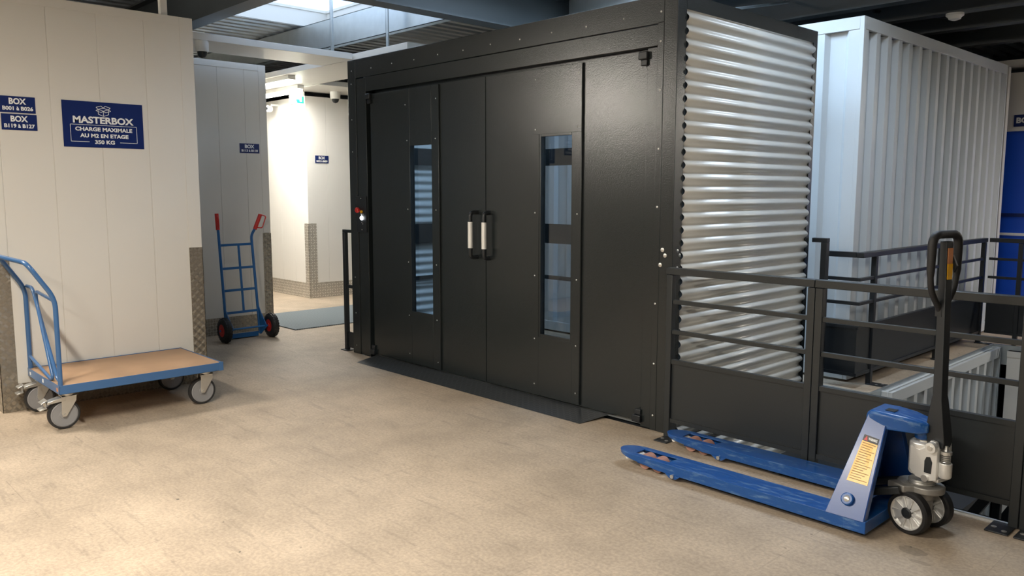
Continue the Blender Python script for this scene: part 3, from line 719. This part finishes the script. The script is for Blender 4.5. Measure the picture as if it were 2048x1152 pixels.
railing('black railing bay directly behind the blue pallet truck', (-2.052, YRL), (-1.012, YRL), (0, -1))
railing('black railing bay at the right edge of the picture', (-1.009, YRL), (.03, YRL), (0, -1))
rb = railing('black railing along the container side, near half with its short return to the lift', (-2.74, 6.40), (-2.74, 8.20), (1, 0), posts=(.16, 1), plates=True, mat='black')
MB().box(-3.02, -2.772, 6.40, 6.46, 1.059, 1.101).build('top_rail', 'black', rb)
for z in (.885, .692): MB().box(-3.02, -2.754, 6.40, 6.426, z-.013, z+.013).build('mid_rail', 'black', rb)
MB().box(-3.02, -2.745, 6.405, 6.413, .115, .50).box(-3.02, -2.755, 6.40, 6.426, .487, .513).box(-3.02, -2.755, 6.40, 6.426, .102, .128).build('kick_plate', 'black', rb)
railing('black railing along the container side, far half', (-2.74, 8.205), (-2.74, 9.43), (1, 0), posts=(1,), plates=True, mat='black')
railing('black railing across the far end in front of the blue door', (-2.70, 9.47), (-1.4, 9.47), (0, 1), posts=(.22, 1), plates=False, mat='black')
railing('black railing across the far end, further right', (-1.395, 9.47), (.2, 9.47), (0, 1), posts=(1,), plates=False, mat='black')

# ------------------------------------------------------------------ containers
def trap(a0, a1, depth, pitch, ph=0):
    out = []; a = a0
    f_ = ((0, 0), (.30, 0), (.42, 1), (.88, 1), (1.0, 0))
    while a < a1-1e-4:
        for u, v in f_:
            x = a+u*pitch
            if x <= a1+1e-4: out.append((x, v*depth))
        a += pitch
    pp = []
    for p in out:
        if not pp or abs(p[0]-pp[-1][0]) > 1e-6: pp.append(p)
    if pp[-1][0] < a1-1e-3: pp.append((a1, pp[-1][1]))
    return pp
def container(label, x0, x1, y0, y1, z0, z1, mat='cont', group=None, near=True):
    t = thing('storage_container', label, 'container', ((x0+x1)/2, (y0+y1)/2, z0), group)
    m = MB(); e = .035; h = .10
    for x in (x0, x1-e):
        for y in (y0, y1-e): m.box(x, x+e, y, y+e, z0, z1)
    for z in (z0, z1-h):
        m.box(x0+e, x1-e, y0, y0+.03, z, z+h).box(x0+e, x1-e, y1-.03, y1, z, z+h).box(x0, x0+.03, y0+e, y1-e, z, z+h).box(x1-.03, x1, y0+e, y1-e, z, z+h)
    m.build('frame', mat, t, bevel=.003)
    pr = trap(y0+e, y1-e, -.045, .2268)
    MB().sheet([(x1-.006+b, a, z0+h) for a, b in pr], (0, 0, z1-z0-2*h)).build('side_panel', mat, t, solid=.002)
    # front end wall: wide flutes
    pr = trap(0, (x1-e)-(x0+e), .035, .29)
    MB().sheet([(x1-e-a, y0+.006+b, z0+h) for a, b in pr], (0, 0, z1-z0-2*h)).build('end_panel', mat, t, solid=.002)
    MB().box(x0+.01, x1-.06, y0+.05, y1-.05, z1-.02, z1-.012).box(x0+.01, x0+.02, y0+.05, y1-.05, z0+.02, z1-.02).box(x0+.02, x1-.06, y1-.06, y1-.05, z0+.02, z1-.02).box(x0+.02, x1-.07, y0+.06, y1-.06, z0+.01, z0+.02).build('shell', mat, t)
    for x in (x0+.0, x1-.10):
        for y in (y0, y1-.1): pass
    return t
container('tall white corrugated container standing right behind the lift', -5.32, -2.885, 6.60, 10.30, .02, 2.965)
MB_ = MB().box(-2.93, -2.88, 10.32, 10.40, 0, 2.95); tag(MB_.build('corner_post', 'steelwhite'), 'grey post at the far end of the white container beside the blue door', 'post')
container('white corrugated container seen through the lift windows, left neighbour', -7.80, -5.36, 6.60, 10.30, .02, 2.965)
container('lower level container below the landing, white top rail seen through the railing', -5.0, -2.50, 6.57, 9.38, -2.85, -.015)
container('lower level container facing across the stairwell at the right edge', -2.42, .6, 9.5, 12.0, -2.85, -.21)
# white panelled unit below the far landing
t = thing('storage_unit', 'pale panelled storage unit on the lower level at right, below the far railing', 'storage unit', (-1.0, 9.3, -2.9))
m = MB()
for a, b in ((-2.42, -2.25), (-2.247, -1.6), (-1.597, -.95), (-.947, .4)): m.box(a, b, 9.28, 9.34, -2.9, -.03)
m.box(-2.42, .4, 9.27, 9.345, -.09, -.03)
m.build('panel', 'panel', t)
# dark stair steelwork below the railing
t = thing('stair_frame', 'dark steel bracing of the stair below the railing behind the jack wheel', 'stair frame', (-1.6, 4.9, -2.9))
MB().bar((-1.30, 5.0, -.05), (-2.9, 5.0, -2.8), .05, .11, (0, 1, 0)).build('stringer', 'black', t)
MB().bar((-1.18, 5.25, -.05), (-2.6, 5.25, -2.8), .05, .06, (0, 1, 0)).build('stringer', 'black', t)
MB().box(-1.33, -1.29, 5.02, 5.06, -2.9, -.08).box(-1.25, -1.21, 5.02, 5.06, -2.9, -.08).build('post', 'black', t)
MB().box(-1.21, -.4, 5.02, 5.05, -.26, -.235).build('crossbar', 'black', t)
# dark grating landing beside the lift under the near bay
t = tag(MB().box(-2.78, -1.52, 4.34, 5.9, -.35, -.30).build('grating', 'black'), 'dark pit cover just below floor level behind the railing next to the lift', 'grating')

# ------------------------------------------------------------------ blue roller door at the far right
YD = 10.8
structure(MB().box(-6, -3.6, YD, YD+.1, 0, 2.94).box(-3.6, 8, YD, YD+.1, 2.275, 2.94).box(-.4, 8, YD, YD+.1, 0, 2.275).build('wall_back', 'panel2'))
m = MB()
m.box(-3.6, -.4, YD+.03, YD+.06, 0, 2.275)
d1 = structure(m.build('door_1', 'doorblue'))
m = MB().box(-3.6, -.4, YD+.02, YD+.03, 1.29, 1.33); m.build('rib', 'navy', d1)
m = MB().box(-3.6, -.4, YD+.02, YD+.03, 1.07, 1.10); m.build('edge_strip', 'white', d1)
m = MB().box(-8, 8, YD-.2, YD+.2, 3.0, 3.06); tag(m.build('soffit_panel', 'steelwhite'), 'white soffit strip above the blue roller door', 'soffit panel')
t = thing('box_sign', 'navy BOX sign over the blue roller door at the right edge', 'sign', (-2.7, YD, 2.33))
MB().box(-2.925, -2.60, YD-.004, YD, 2.325, 2.46).build('plate', 'navy', t)
text('BOX', .085, 'white', t, (-2.80, YD-.0048, 2.393), (1, 0, 0), (0, 0, 1), .04, .2)

# ------------------------------------------------------------------ platform trolley
DX0, DX1, DY0, DY1 = -6.585, -5.80, 1.44, 2.545
cart = thing('platform_trolley', 'blue platform trolley with plywood deck and tubular push handle by the near white wall', 'trolley', ((DX0+DX1)/2, (DY0+DY1)/2, 0))
m = MB(); z0, z1 = .252, .312; a = .035
for (x0, x1, y0, y1) in ((DX0, DX1, DY0, DY0+.004), (DX0, DX1, DY1-.004, DY1), (DX0, DX0+.004, DY0, DY1), (DX1-.004, DX1, DY0, DY1)): m.box(x0, x1, y0, y1, z0, z1)
m.box(DX0, DX1, DY0, DY0+a, z0, z0+.004).box(DX0, DX1, DY1-a, DY1, z0, z0+.004).box(DX0, DX0+a, DY0+a, DY1-a, z0, z0+.004).box(DX1-a, DX1, DY0+a, DY1-a, z0, z0+.004)
m.box(DX1-.001, DX1+.003, DY1-.03, DY1+.003, z0-.002, z1+.004)
m.build('frame', 'blue', cart, bevel=.0015)
MB().box(DX0+.005, DX1-.005, DY0+.005, DY1-.005, z1-.018, z1-.004).build('deck_board', 'wood', cart, bevel=.002)
tr = .0155
hp = [(DX1-.02, DY0+.015, z0+.01), (DX1-.02, DY0+.015, .885), (DX1-.02, DY0-.135, 1.125), (DX1-.09, DY0-.15, 1.13), (DX0+.09, DY0-.15, 1.13), (DX0+.02, DY0-.135, 1.125), (DX0+.02, DY0+.015, .885), (DX0+.02, DY0+.015, z0+.01)]
hd = MB().tube(arc([hp[0], hp[1], hp[2], hp[5], hp[6], hp[7]], .07, 8), tr, 14).build('push_handle', 'blue', cart, smooth=True)
Yh = DY0+.015
MB().tube(arc([(DX1-.02, Yh, .865), (-6.28, Yh-.0, .895), (-6.27, Yh, .80), (-5.99, Yh, .335), (-6.03, Yh, .315), (DX0+.02, Yh, .40)], .05, 6), .011, 12).build('brace', 'blue', hd, smooth=True)
MB().tube(arc([(DX0+.02, Yh+.012, .905), (-6.42, Yh+.012, .905), (-5.93, Yh+.012, .335), (-5.86, Yh+.012, .325)], .05, 6), .012, 12).build('brace', 'blue', hd, smooth=True)
MB().box(-6.53, -6.50, DY0-.001, DY0, .27, .29).build('sticker', 'white', cart); MB().box(-6.20, -6.17, DY0-.001, DY0, .27, .295).build('sticker', 'white', cart)
MB().box(-5.86, -5.83, DY0-.001, DY0, .268, .292).build('sticker', 'orange', cart)
def caster(x, y, swivel, brake, yaw):
    T = Matrix.Translation((x, y, 0)) @ Matrix.Rotation(yaw, 4, 'Z'); r = .10; ww = .018
    root = MB(T)     # fork: top plate + two legs
    root.box(-.05, .06, -.045, .045, .243, .252) if True else None
    root.lathe((0, 0, .222), (0, 0, 1), [(0, .034), (.008, .042), (.021, .042)], 24)
    for s in (-1, 1):
        yy = s*.031
        root.prism([(-.045, yy, .232), (.048, yy, .232), (.046, yy, .19), (-.018, yy, .088), (-.042, yy, .088), (-.048, yy, .11), (-.044, yy, .19)], (0, s*.003, 0))
    root.box(-.045, .048, -.034, .034, .222, .232)
    fk = root.build('caster', 'zinc', cart, bevel=.0015)
    ax = T.to_3x3() @ Vector((0, 1, 0)); c = T @ Vector((-.028, 0, r))
    MB().lathe(c, ax, [(-ww, .079), (-ww, r-.005), (-ww*.6, r), (ww*.6, r), (ww, r-.005), (ww, .079)], 48, closed=True).build('tyre', 'greyrub', fk, smooth=True)
    MB().lathe(c, ax, [(-ww-.001, .0835), (-ww-.004, .077), (-ww+.006, .074), (-ww+.008, .035), (-ww-.004, .028), (-ww-.006, .002)], 48).lathe(c, ax, [(ww+.001, .0835), (ww+.004, .077), (ww-.006, .074), (ww-.008, .035), (ww+.004, .028), (ww+.006, .002)], 48).lathe(c, ax, [(-ww, .080), (ww, .080)], 48).build('wheel_disc', 'greyhub', fk, smooth=True)
    MB().cyl(c-ax*.042, c+ax*.042, .009, n=12).build('axle_bolt', 'zinc', fk, smooth=True)
    if brake:
        b = MB(T)
        b.prism([(-.02, -.036, .225), (-.13, -.036, .200), (-.13, -.036, .185), (-.02, -.036, .195)], (0, .072, 0))
        b.obox((-.148, 0, .206), (1, 0, .5), (0, 1, 0), (-.5, 0, 1), .022, .04, .003)
        b.obox((-.155, 0, .158), (1, 0, .25), (0, 1, 0), (-.25, 0, 1), .022, .035, .005)
        b.box(-.142, -.132, -.02, .02, .16, .20)
        b.build('brake_lever', 'zinc', fk, bevel=.002)
    return fk
cy0 = PI/2
caster(DX1-.095, DY0+.07, True, True, cy0)
caster(DX0+.10, DY0+.07, True, True, cy0)
caster(DX1-.095, DY1-.10, False, False, cy0)
caster(DX0+.10, DY1-.10, False, False, cy0)

# ------------------------------------------------------------------ hand truck leaning at the middle wall
ht = thing('hand_truck', 'blue two-wheeled hand truck with red grips and pneumatic tyres by the middle wall', 'hand truck', (-8.25, 3.86, 0))
HX = -8.27
def hx(z): return HX-.10*(z-.1)
yl, yr = 3.685, 4.06
MB().tube([(hx(.04), yl, .04), (hx(1.13), yl, 1.13), (hx(1.2), yl-.002, 1.2), (hx(1.32), yl-.002, 1.32)], .0145, 12).build('side_tube', 'blue2', ht, smooth=True)
MB().tube(arc([(hx(.04), yr, .04), (hx(1.10), yr-.01, 1.10), (hx(1.17)+.035, yr+.02, 1.17), (hx(1.31)+.06, yr+.085, 1.31)], .05), .0145, 12).build('side_tube', 'blue2', ht, smooth=True)
for z in (1.005, .757, .522, .284): MB().bar((hx(z), yl, z), (hx(z), yr, z+.004), .012, .026).build('crossbar', 'blue2', ht, bevel=.002)
MB().bar((hx(.28), 3.895, .28), (hx(1.0), 3.895, 1.0), .024, .010, (1, 0, 0)).build('centre_bar', 'blue2', ht, bevel=.002)
MB().box(-8.50, HX+.01, yl+.02, yr-.02, .010, .018).box(HX, HX+.012, yl+.02, yr-.02, .012, .06).build('toe_plate', 'blue2', ht)
for y in (yl, yr):
    MB().prism([(hx(.33)+.005, y-.004, .35), (hx(.08)-.01, y-.004, .03), (HX+.03, y-.004, .03), (HX+.16, y-.004, .12), (HX+.16, y-.004, .15), (HX+.04, y-.004, .27)], (0, .008, 0)).build('wheel_bracket', 'blue2', ht)
axx = HX+.13
MB().cyl((axx, yl-.13, .13), (axx, yr+.13, .13), .010, n=12).build('axle', 'blue2', ht, smooth=True)
def pneu(y, s):
    c = (axx, y, .13); prof = []
    for k in range(13):
        a_ = PI*k/12-PI/2; prof.append((.040*math.sin(a_), .088+.042*math.cos(a_)))
    w_ = MB(); w_.lathe(c, (0, 1, 0), [(-.034, .06)]+prof+[(.034, .06)], 48, closed=True)
    for k in range(26):           # tread lugs
        a_ = 2*PI*k/26
        for q, off in ((-.020, 0), (0, .5), (.020, 0)):
            aa = a_+off*2*PI/26; rr = .130 if q == 0 else .122
            p = Vector(c)+Vector((math.cos(aa)*rr, q, math.sin(aa)*rr))
            w_.obox(p, (-math.sin(aa), 0, math.cos(aa)), (0, 1, 0), (math.cos(aa), 0, math.sin(aa)), .0095, .009, .004)
    wh = w_.build('wheel', 'rubber', ht, smooth=True)
    MB().lathe(c, (0, 1, 0), [(-.036, .066), (-.030, .058), (-.020, .052), (-.018, .028), (-.045, .022), (-.047, .002)], 32).lathe(c, (0, 1, 0), [(.036, .066), (.030, .058), (.020, .052), (.018, .028), (.045, .022), (.047, .002)], 32).lathe(c, (0, 1, 0), [(-.03, .064), (.03, .064)], 32).build('rim', 'redhub', wh, smooth=True)
pneu(yl-.075, -1); pneu(yr+.075, 1)
gl = MB().tube([(hx(1.18), yl-.002, 1.17), (hx(1.34), yl-.002, 1.34)], .020, 12).tube(arc([(hx(1.32), yl-.01, 1.33), (hx(1.30)+.055, yl-.01, 1.30), (hx(1.2)+.055, yl-.01, 1.20), (hx(1.18), yl-.002, 1.19)], .03), .006, 8)
gl.build('grip', 'red', ht, smooth=True)
g0 = Vector((hx(1.17)+.035, yr+.02, 1.165)); g1 = Vector((hx(1.31)+.06, yr+.085, 1.325))
MB().tube([g0, g1], .021, 12).tube(arc([g1, g1+Vector((.05, .04, -.02)), g0+Vector((.055, .06, .015)), g0+Vector((0, .008, .02))], .02), .006, 8).build('grip', 'red', ht, smooth=True)

# ------------------------------------------------------------------ pallet truck
JY = 3.915
pj = thing('pallet_truck', 'blue hand pallet truck with scuffed forks parked along the black railing', 'pallet truck', (-1.9, JY, 0))
def fork(yc_, nm='fork'):
    hw = .0825; zt = .088; m = MB(); out = []; xt, xb = -2.92, -1.46
    # outline of the top from heel to rounded tip
    pts = [(xb, yc_-hw), (-2.60, yc_-hw)]
    for k in range(1, 12):
        a_ = -PI/2-PI*k/12; pts.append((-2.72+.20*math.cos(a_), yc_+math.sin(a_)*hw*(1 if True else 1)))
    pts += [(-2.60, yc_+hw), (xb, yc_+hw)]
    # top with roller slot: built as two side strips, a nose and a heel plate
    sx0, sx1, shw = -2.79, -2.56, .042
    def plate(poly, z0_, z1_): m.prism([(x, y, z0_) for x, y in poly], (0, 0, z1_-z0_))
    nose = [p for p in pts if p[0] <= sx0]
    def ysec(x):
        if x >= -2.79: return hw
        t_ = (x+2.79)/.13; return hw*math.sqrt(max(0, 1-t_*t_))
    xs_ = [-2.92+.0001, -2.915, -2.90, -2.88, -2.85, -2.82, sx0]
    nose = [(x, yc_-ysec(x)) for x in xs_]+[(x, yc_+ysec(x)) for x in reversed(xs_)]
    plate(nose, zt-.006, zt)
    xs2 = [sx0, -2.76, -2.72, -2.6, sx1]
    plate([(x, yc_-ysec(x)) for x in xs2]+[(x, yc_-shw) for x in reversed(xs2)], zt-.006, zt)
    plate([(x, yc_+shw) for x in xs2]+[(x, yc_+ysec(x)) for x in reversed(xs2)], zt-.006, zt)
    plate([(sx1, yc_-hw), (xb, yc_-hw), (xb, yc_+hw), (sx1, yc_+hw)], zt-.006, zt)
    # flanges: tapering skirt that rises at the tip
    def skirt(s):
        n = 16; top = []; bot = []
        for k in range(n+1):
            x = -2.9199+k/n*.36 if k < n else xb
            x = -2.9199+.36*(k/n)**1.0 if k < n else -2.56
            top.append((x, yc_+s*ysec(x), zt-.001)); dep = .018+.037*min(1, (x+2.92)/.30)
            bot.append((x, yc_+s*ysec(x)*.93, zt-dep))
        top.append((xb, yc_+s*hw, zt-.001)); bot.append((xb, yc_+s*hw*.99, zt-.058))
        i0 = [Vector(p)-Vector((0, s*.005, 0)) for p in top]; i1 = [Vector(p)-Vector((0, s*.005, 0)) for p in bot]
        rings = [[top[i], bot[i], i1[i], i0[i]] for i in range(len(top))]
        m.loft(rings)
    skirt(-1); skirt(1)
    F = m.build(nm, 'jack', pj, bevel=.003)
    # load rollers in the slot
    for x in (-2.735, -2.645):
        MB().cyl((x, yc_-.034, .044), (x, yc_+.034, .044), .0415, n=28).build('load_roller', 'polyu', F, smooth=True)
    MB().cyl((-2.80, yc_-.03, .055), (-2.80, yc_+.03, .055), .022, n=20).build('entry_roller', 'whitep', F, smooth=True)
    MB().cyl((-2.862, yc_-.03, .046), (-2.862, yc_+.03, .046), .014, n=20).build('tip_roller', 'whitep', F, smooth=True)
    MB().box(-2.78, -2.60, yc_-.04, yc_-.036, .028, .07).box(-2.78, -2.60, yc_+.036, yc_+.04, .028, .07).build('roller_link', 'jack', F)
    b = MB().prism([(-2.56, yc_-hw+.002, .035), (-2.46, yc_-hw+.002, .035), (-2.49, yc_-hw+.002, .014), (-2.53, yc_-hw+.002, .014)], (0, .012, 0)); b.build('pivot_lug', 'jack', F)
    MB().cyl((-2.51, yc_-hw-.006, .028), (-2.51, yc_+hw+.006, .028), .011, n=14).build('pivot_pin', 'zinc', F, smooth=True)
    return F
FN = fork(3.685); FF = fork(4.145)
# heel block + A-frame mast
m = MB()
m.box(-1.56, -1.455, 3.602, 4.228, .030, .0885)
m.build('heel_beam', 'jack', pj, bevel=.003)
def sideplate(s):
    yb, yt = JY+s*.315, JY+s*.085
    n = Vector((0, s, .45)).normalized()*.006
    q = [(-1.645, yb, .085), (-1.465, yb, .085), (-1.475, yt, .515), (-1.56, yt, .535)]
    return [Vector(p) for p in q], n
m = MB()
for s in (-1, 1):
    q, n = sideplate(s); m.prism(q, -n)
# back plate between the side plates (faces the forks) and front web
m.prism([(-1.640, JY-.31, .088), (-1.640, JY+.31, .088), (-1.558, JY+.085, .53), (-1.558, JY-.085, .53)], (.006, 0, 0))
for s in (-1, 1):      # folded return flanges on the steering side
    m.prism([(-1.466, JY+s*.314, .085), (-1.476, JY+s*.085, .515), (-1.476, JY+s*.045, .515), (-1.466, JY+s*.274, .085)], (.004, 0, 0))
m.build('mast', 'jackside', pj, bevel=.005)
m = MB()
rings = []
for x, hy, zt_, zb_ in ((-1.575, .075, .533, .49), (-1.55, .095, .553, .475), (-1.48, .098, .552, .472), (-1.40, .088, .545, .475), (-1.335, .07, .533, .475), (-1.305, .045, .522, .48)):
    rings.append([(x, JY-hy, zb_), (x, JY-hy, zt_-.014), (x, JY-hy+.014, zt_), (x, JY+hy-.014, zt_), (x, JY+hy, zt_-.014), (x, JY+hy, zb_)])
m.loft(rings); m.lathe((-1.345, JY, .44), (0, 0, 1), [(0, .030), (.03, .034), (.05, .034)], 24)
m.build('top_arm', 'jack', pj, bevel=.006, seg=3)
MB().box(-1.50, -1.455, JY-.05, JY+.0, .5535, .5545).build('sticker', 'black', pj)
# sticker on the near side plate
q, n = sideplate(-1)
def onplate(u, v, lift=.0012):    # u 0..1 along x (left to right), v 0..1 from bottom to top
    a_ = q[0].lerp(q[3], v); b_ = q[1].lerp(q[2], v); return a_.lerp(b_, u)+Vector((0, -1, .5)).normalized()*lift
def patch(us, vs_, mat, nm, par, lift=.0012):
    P = [onplate(us[0], vs_[0], lift), onplate(us[1], vs_[0], lift), onplate(us[1], vs_[1], lift), onplate(us[0], vs_[1], lift)]
    return MB().prism(P, Vector((0, .0008, -.0004))).build(nm, mat, par)
st = patch((.22, .88), (.34, .80), 'yellow', 'warning_sticker', pj)
patch((.22, .88), (.74, .80), 'black', 'header_band', st, .0016)
P = [onplate(.27, .748, .002), onplate(.43, .748, .002), onplate(.35, .795, .002)]
MB().prism(P, Vector((0, .0004, 0))).build('hazard_triangle', 'red', st)
xd = (onplate(.8, .77)-onplate(.3, .77)); yd = Vector((0, .47, .88))
text('WARNING', .018, 'white', st, onplate(.64, .770, .0026), xd, (onplate(.5, .9)-onplate(.5, .5)), .03, .042)
m = MB()
for k in range(16):
    v = .725-k*.0235; 
    m.prism([onplate(.27, v, .002), onplate(.83-.1*((k*7) % 3), v, .002), onplate(.83-.1*((k*7) % 3), v-.006, .002), onplate(.27, v-.006, .002)], Vector((0, .0003, 0)))
m.build('fine_print', 'ink', st)
c = onplate(.46, .17, 0); nn = Vector((0, -1, .5)).normalized()
ps = MB().lathe(c, nn, [(0, .030), (.014, .029), (.018, .024), (.018, .016)], 24).build('pivot_boss', 'jack', pj, smooth=True)
MB().lathe(c, nn, [(.0, .015), (.018, .015), (.021, .010), (.022, .001)], 20).build('pivot_cap', 'zinc', ps, smooth=True)
# steering head: rotated about the king pin
ST = Matrix.Translation((-1.335, JY+.01, 0)) @ Matrix.Rotation(R(-13), 4, 'Z')
v3 = lambda p: ST @ Vector(p)
axs = ST.to_3x3() @ Vector((0, 1, 0))
def steer_wheel(s):
    c = v3((0, s*.085, .1)); w_ = MB()
    hw_ = .025
    w_.lathe(c, axs, [(-hw_, .080), (-hw_, .094), (-hw_*.7, .1), (hw_*.7, .1), (hw_, .094), (hw_, .080)], 56, closed=True)
    wh = w_.build('steer_wheel', 'rubber', pj, smooth=True)
    r_ = MB()
    for sd in (-1, 1):
        r_.lathe(c, axs, [(sd*hw_*.9, .081), (sd*(hw_+.001), .078), (sd*hw_*.8, .073), (sd*hw_*.5, .073), (sd*hw_*.5, .081)], 56, closed=True)
        for k in range(10):
            a_ = 2*PI*k/10; rad = (Vector((0, 0, 1))*math.sin(a_)+(ST.to_3x3() @ Vector((1, 0, 0)))*math.cos(a_)); tan = rad.cross(axs)
            p0, p1 = c+rad*.024+axs*sd*hw_*.60, c+rad*.074+axs*sd*hw_*.60
            r_.prism([p0-tan*.006, p1-tan*.004, p1+tan*.004, p0+tan*.006], axs*sd*.008)
    r_.lathe(c, axs, [(-.012, .080), (.012, .080)], 56)
    r_.build('rim', 'alum', wh, smooth=True)
    h_ = MB()
    for sd in (-1, 1): h_.lathe(c, axs, [(0, .026), (sd*hw_*.95, .026), (sd*(hw_+.004), .020), (sd*(hw_+.005), .002)], 28)
    h_.build('hub_cap', 'black', wh, smooth=True)
steer_wheel(-1); steer_wheel(1)
m = MB(ST)
m.box(-.03, .03, -.05, .05, .085, .17); m.lathe((0, 0, .16), (0, 0, 1), [(0, .06), (.03, .062), (.035, .05)], 32)
m.cyl((0, -.10, .1), (0, .10, .1), .012, n=16)
m.build('axle_yoke', 'dkcast', pj, bevel=.003)
m = MB(ST)                         # lift linkage casting around the king pin
outl = []
for k in range(24):
    a_ = 2*PI*k/24; rr = .082+.03*max(0, math.cos(a_-PI*1.0))+.02*max(0, math.cos(a_)); outl.append((rr*math.cos(a_), rr*.95*math.sin(a_), .195))
m.prism(outl, (0, 0, .032)); m.prism([(-.11, -.10, .192), (-.02, -.115, .192), (.02, -.07, .192), (-.09, -.05, .192)], (0, 0, .034))
m.build('linkage_casting', 'dkcast', pj, bevel=.006, seg=3)
MB().bar((-1.60, JY-.11, .14), (-1.39, JY-.10, .205), .03, .035).bar((-1.60, JY+.11, .14), (-1.39, JY+.10, .205), .03, .035).build('push_rod', 'black', pj, bevel=.004)
m = MB(ST)
m.lathe((0, 0, .225), (0, 0, 1), [(0, .055), (.006, .06), (.012, .055), (.018, .06), (.024, .055)], 36).build('collar', 'zinc', pj, smooth=True)
m = MB(ST)                         # pump body
m.lathe((-.008, 0, .272), (0, 0, 1), [(0, .050), (.01, .056), (.150, .056), (.160, .046)], 36)
m.prism([(-.035, -.056, .30), (.0, -.056, .268), (.06, -.056, .262), (.098, -.056, .275), (.098, -.056, .42), (.088, -.056, .452), (.062, -.056, .456), (.035, -.056, .412), (.01, -.056, .40), (-.035, -.056, .41)], (0, .022, 0))
m.prism([(.0, .036, .268), (.098, .036, .275), (.098, .036, .42), (.088, .036, .452), (.062, .036, .456), (.035, .036, .412), (.01, .036, .40), (.0, .036, .38)], (0, .02, 0))
m.box(.05, .10, -.04, .040, .262, .280)
m.lathe((.118, -.02, .288), (0, 0, 1), [(0, .022), (.01, .028), (.072, .028), (.073, .022), (.05, .020)], 28)
pb = m.build('pump_body', 'cast', pj, bevel=.003)
MB(ST).prism([(.040, -.0572, .30), (.074, -.0572, .30), (.077, -.0572, .355), (.066, -.0572, .378), (.048, -.0572, .374), (.040, -.0572, .355)], (0, .001, 0)).build('opening', 'black', pb)  # flat dark patch, painted shade in place of a real hole
MB(ST).lathe((.075, -.078, .426), (0, 1, 0), [(0, .012), (.001, .024), (.02, .026), (.024, .026)], 28).build('pivot_ring', 'cast', pb, smooth=True)
MB(ST).cyl((.075, -.083, .426), (.075, .072, .426), .012, n=20).build('pivot_pin', 'zinc', pb, smooth=True)
MB(ST).lathe((.048, -.066, .274), (0, 1, 0), [(0, .008), (.0, .016), (.012, .017)], 24).build('plug', 'zinc', pb, smooth=True)
MB(ST).cyl((0, 0, .38), (0, 0, .48), .016, n=24).build('ram_rod', 'chrome', pj, smooth=True)
MB(ST).lathe((0, 0, .424), (0, 0, 1), [(0, .034), (.006, .038), (.014, .038), (.018, .032), (.019, .02)], 8).build('gland_nut', 'zinc', pj)
sp_ = []
for k in range(0, 73):
    a_ = k*PI/12*2; sp_.append((.118+.016*math.cos(a_), -.02+.016*math.sin(a_), .35+.05*k/72))
MB(ST).tube(sp_, .003, 8).build('spring', 'zinc', pj, smooth=True)
MB(ST).lathe((.118, -.02, .40), (0, 0, 1), [(0, .024), (.014, .024), (.016, .012), (.028, .008), (.038, .007), (.039, .001)], 24).build('pump_piston', 'zinc', pj, smooth=True)
# tiller
m = MB(ST)
tb = [(.075, .41), (.075, .50)]
rings = []
for z, x0, x1, hy in ((.42, .050, .104, .030), (.45, .030, .112, .033), (.50, .020, .106, .033), (.64, .035, .085, .028), (.66, .038, .082, .024), (1.36, .028, .062, .024)):
    rings.append([(x0, -hy, z), (x1, -hy, z), (x1, hy, z), (x0, hy, z)])
m.loft(rings); tl = m.build('tiller', 'black', pj, bevel=.003)
loop = [(.040, -.012, 1.045), (.040, -.085, 1.135), (.040, -.10, 1.20), (.040, -.098, 1.39), (.040, .098, 1.39), (.040, .10, 1.20), (.040, .085, 1.135), (.040, .012, 1.045)]
lp = arc(loop, .05, 6); rad = [.0135+.006*max(0, min(1, (p.z-1.20)/.05))*(1 if abs(p.y) > .05 else .8) for p in lp]
MB(ST).tube(lp, rad, 14).build('handle_loop', 'rubber', tl, smooth=True)
MB(ST).prism([(.026, -.026, 1.08), (.056, -.026, 1.08), (.056, .026, 1.08), (.026, .026, 1.08)], (0, 0, -.06)).build('handle_socket', 'black', tl)
MB(ST).box(.058, .0690, -.018, .018, 1.19, 1.26).build('sticker', 'yellow', tl)
MB(ST).box(.058, .0668, -.018, .018, 1.26, 1.33).build('sticker', 'orange', tl)
MB(ST).prism([(.060, .026, 1.30), (.082, .026, 1.25), (.070, .026, 1.22), (.054, .026, 1.28)], (0, .012, 0)).build('release_lever', 'black', tl)

# ------------------------------------------------------------------ groups of like things
GROUPS = {'ceiling_lamp': 'ceiling lamps', 'steel_beam': 'dark steel roof beams', 'purlin': 'galvanised roof purlins', 'box_sign': 'small navy box signs',
          'storage_container': 'corrugated storage containers', 'dome_camera': 'dome cameras under the soffits', 'guard_rail': 'guard frames at the lift corners',
          'soffit_panel': 'white soffit strips', 'skylight': 'roof lights', 'conduit': 'black rods between the roof beams'}
for o in bpy.data.objects:
    if o.parent is None and 'label' in o and 'group' not in o:
        g_ = GROUPS.get(o.name.split('.')[0])
        if g_: o['group'] = g_
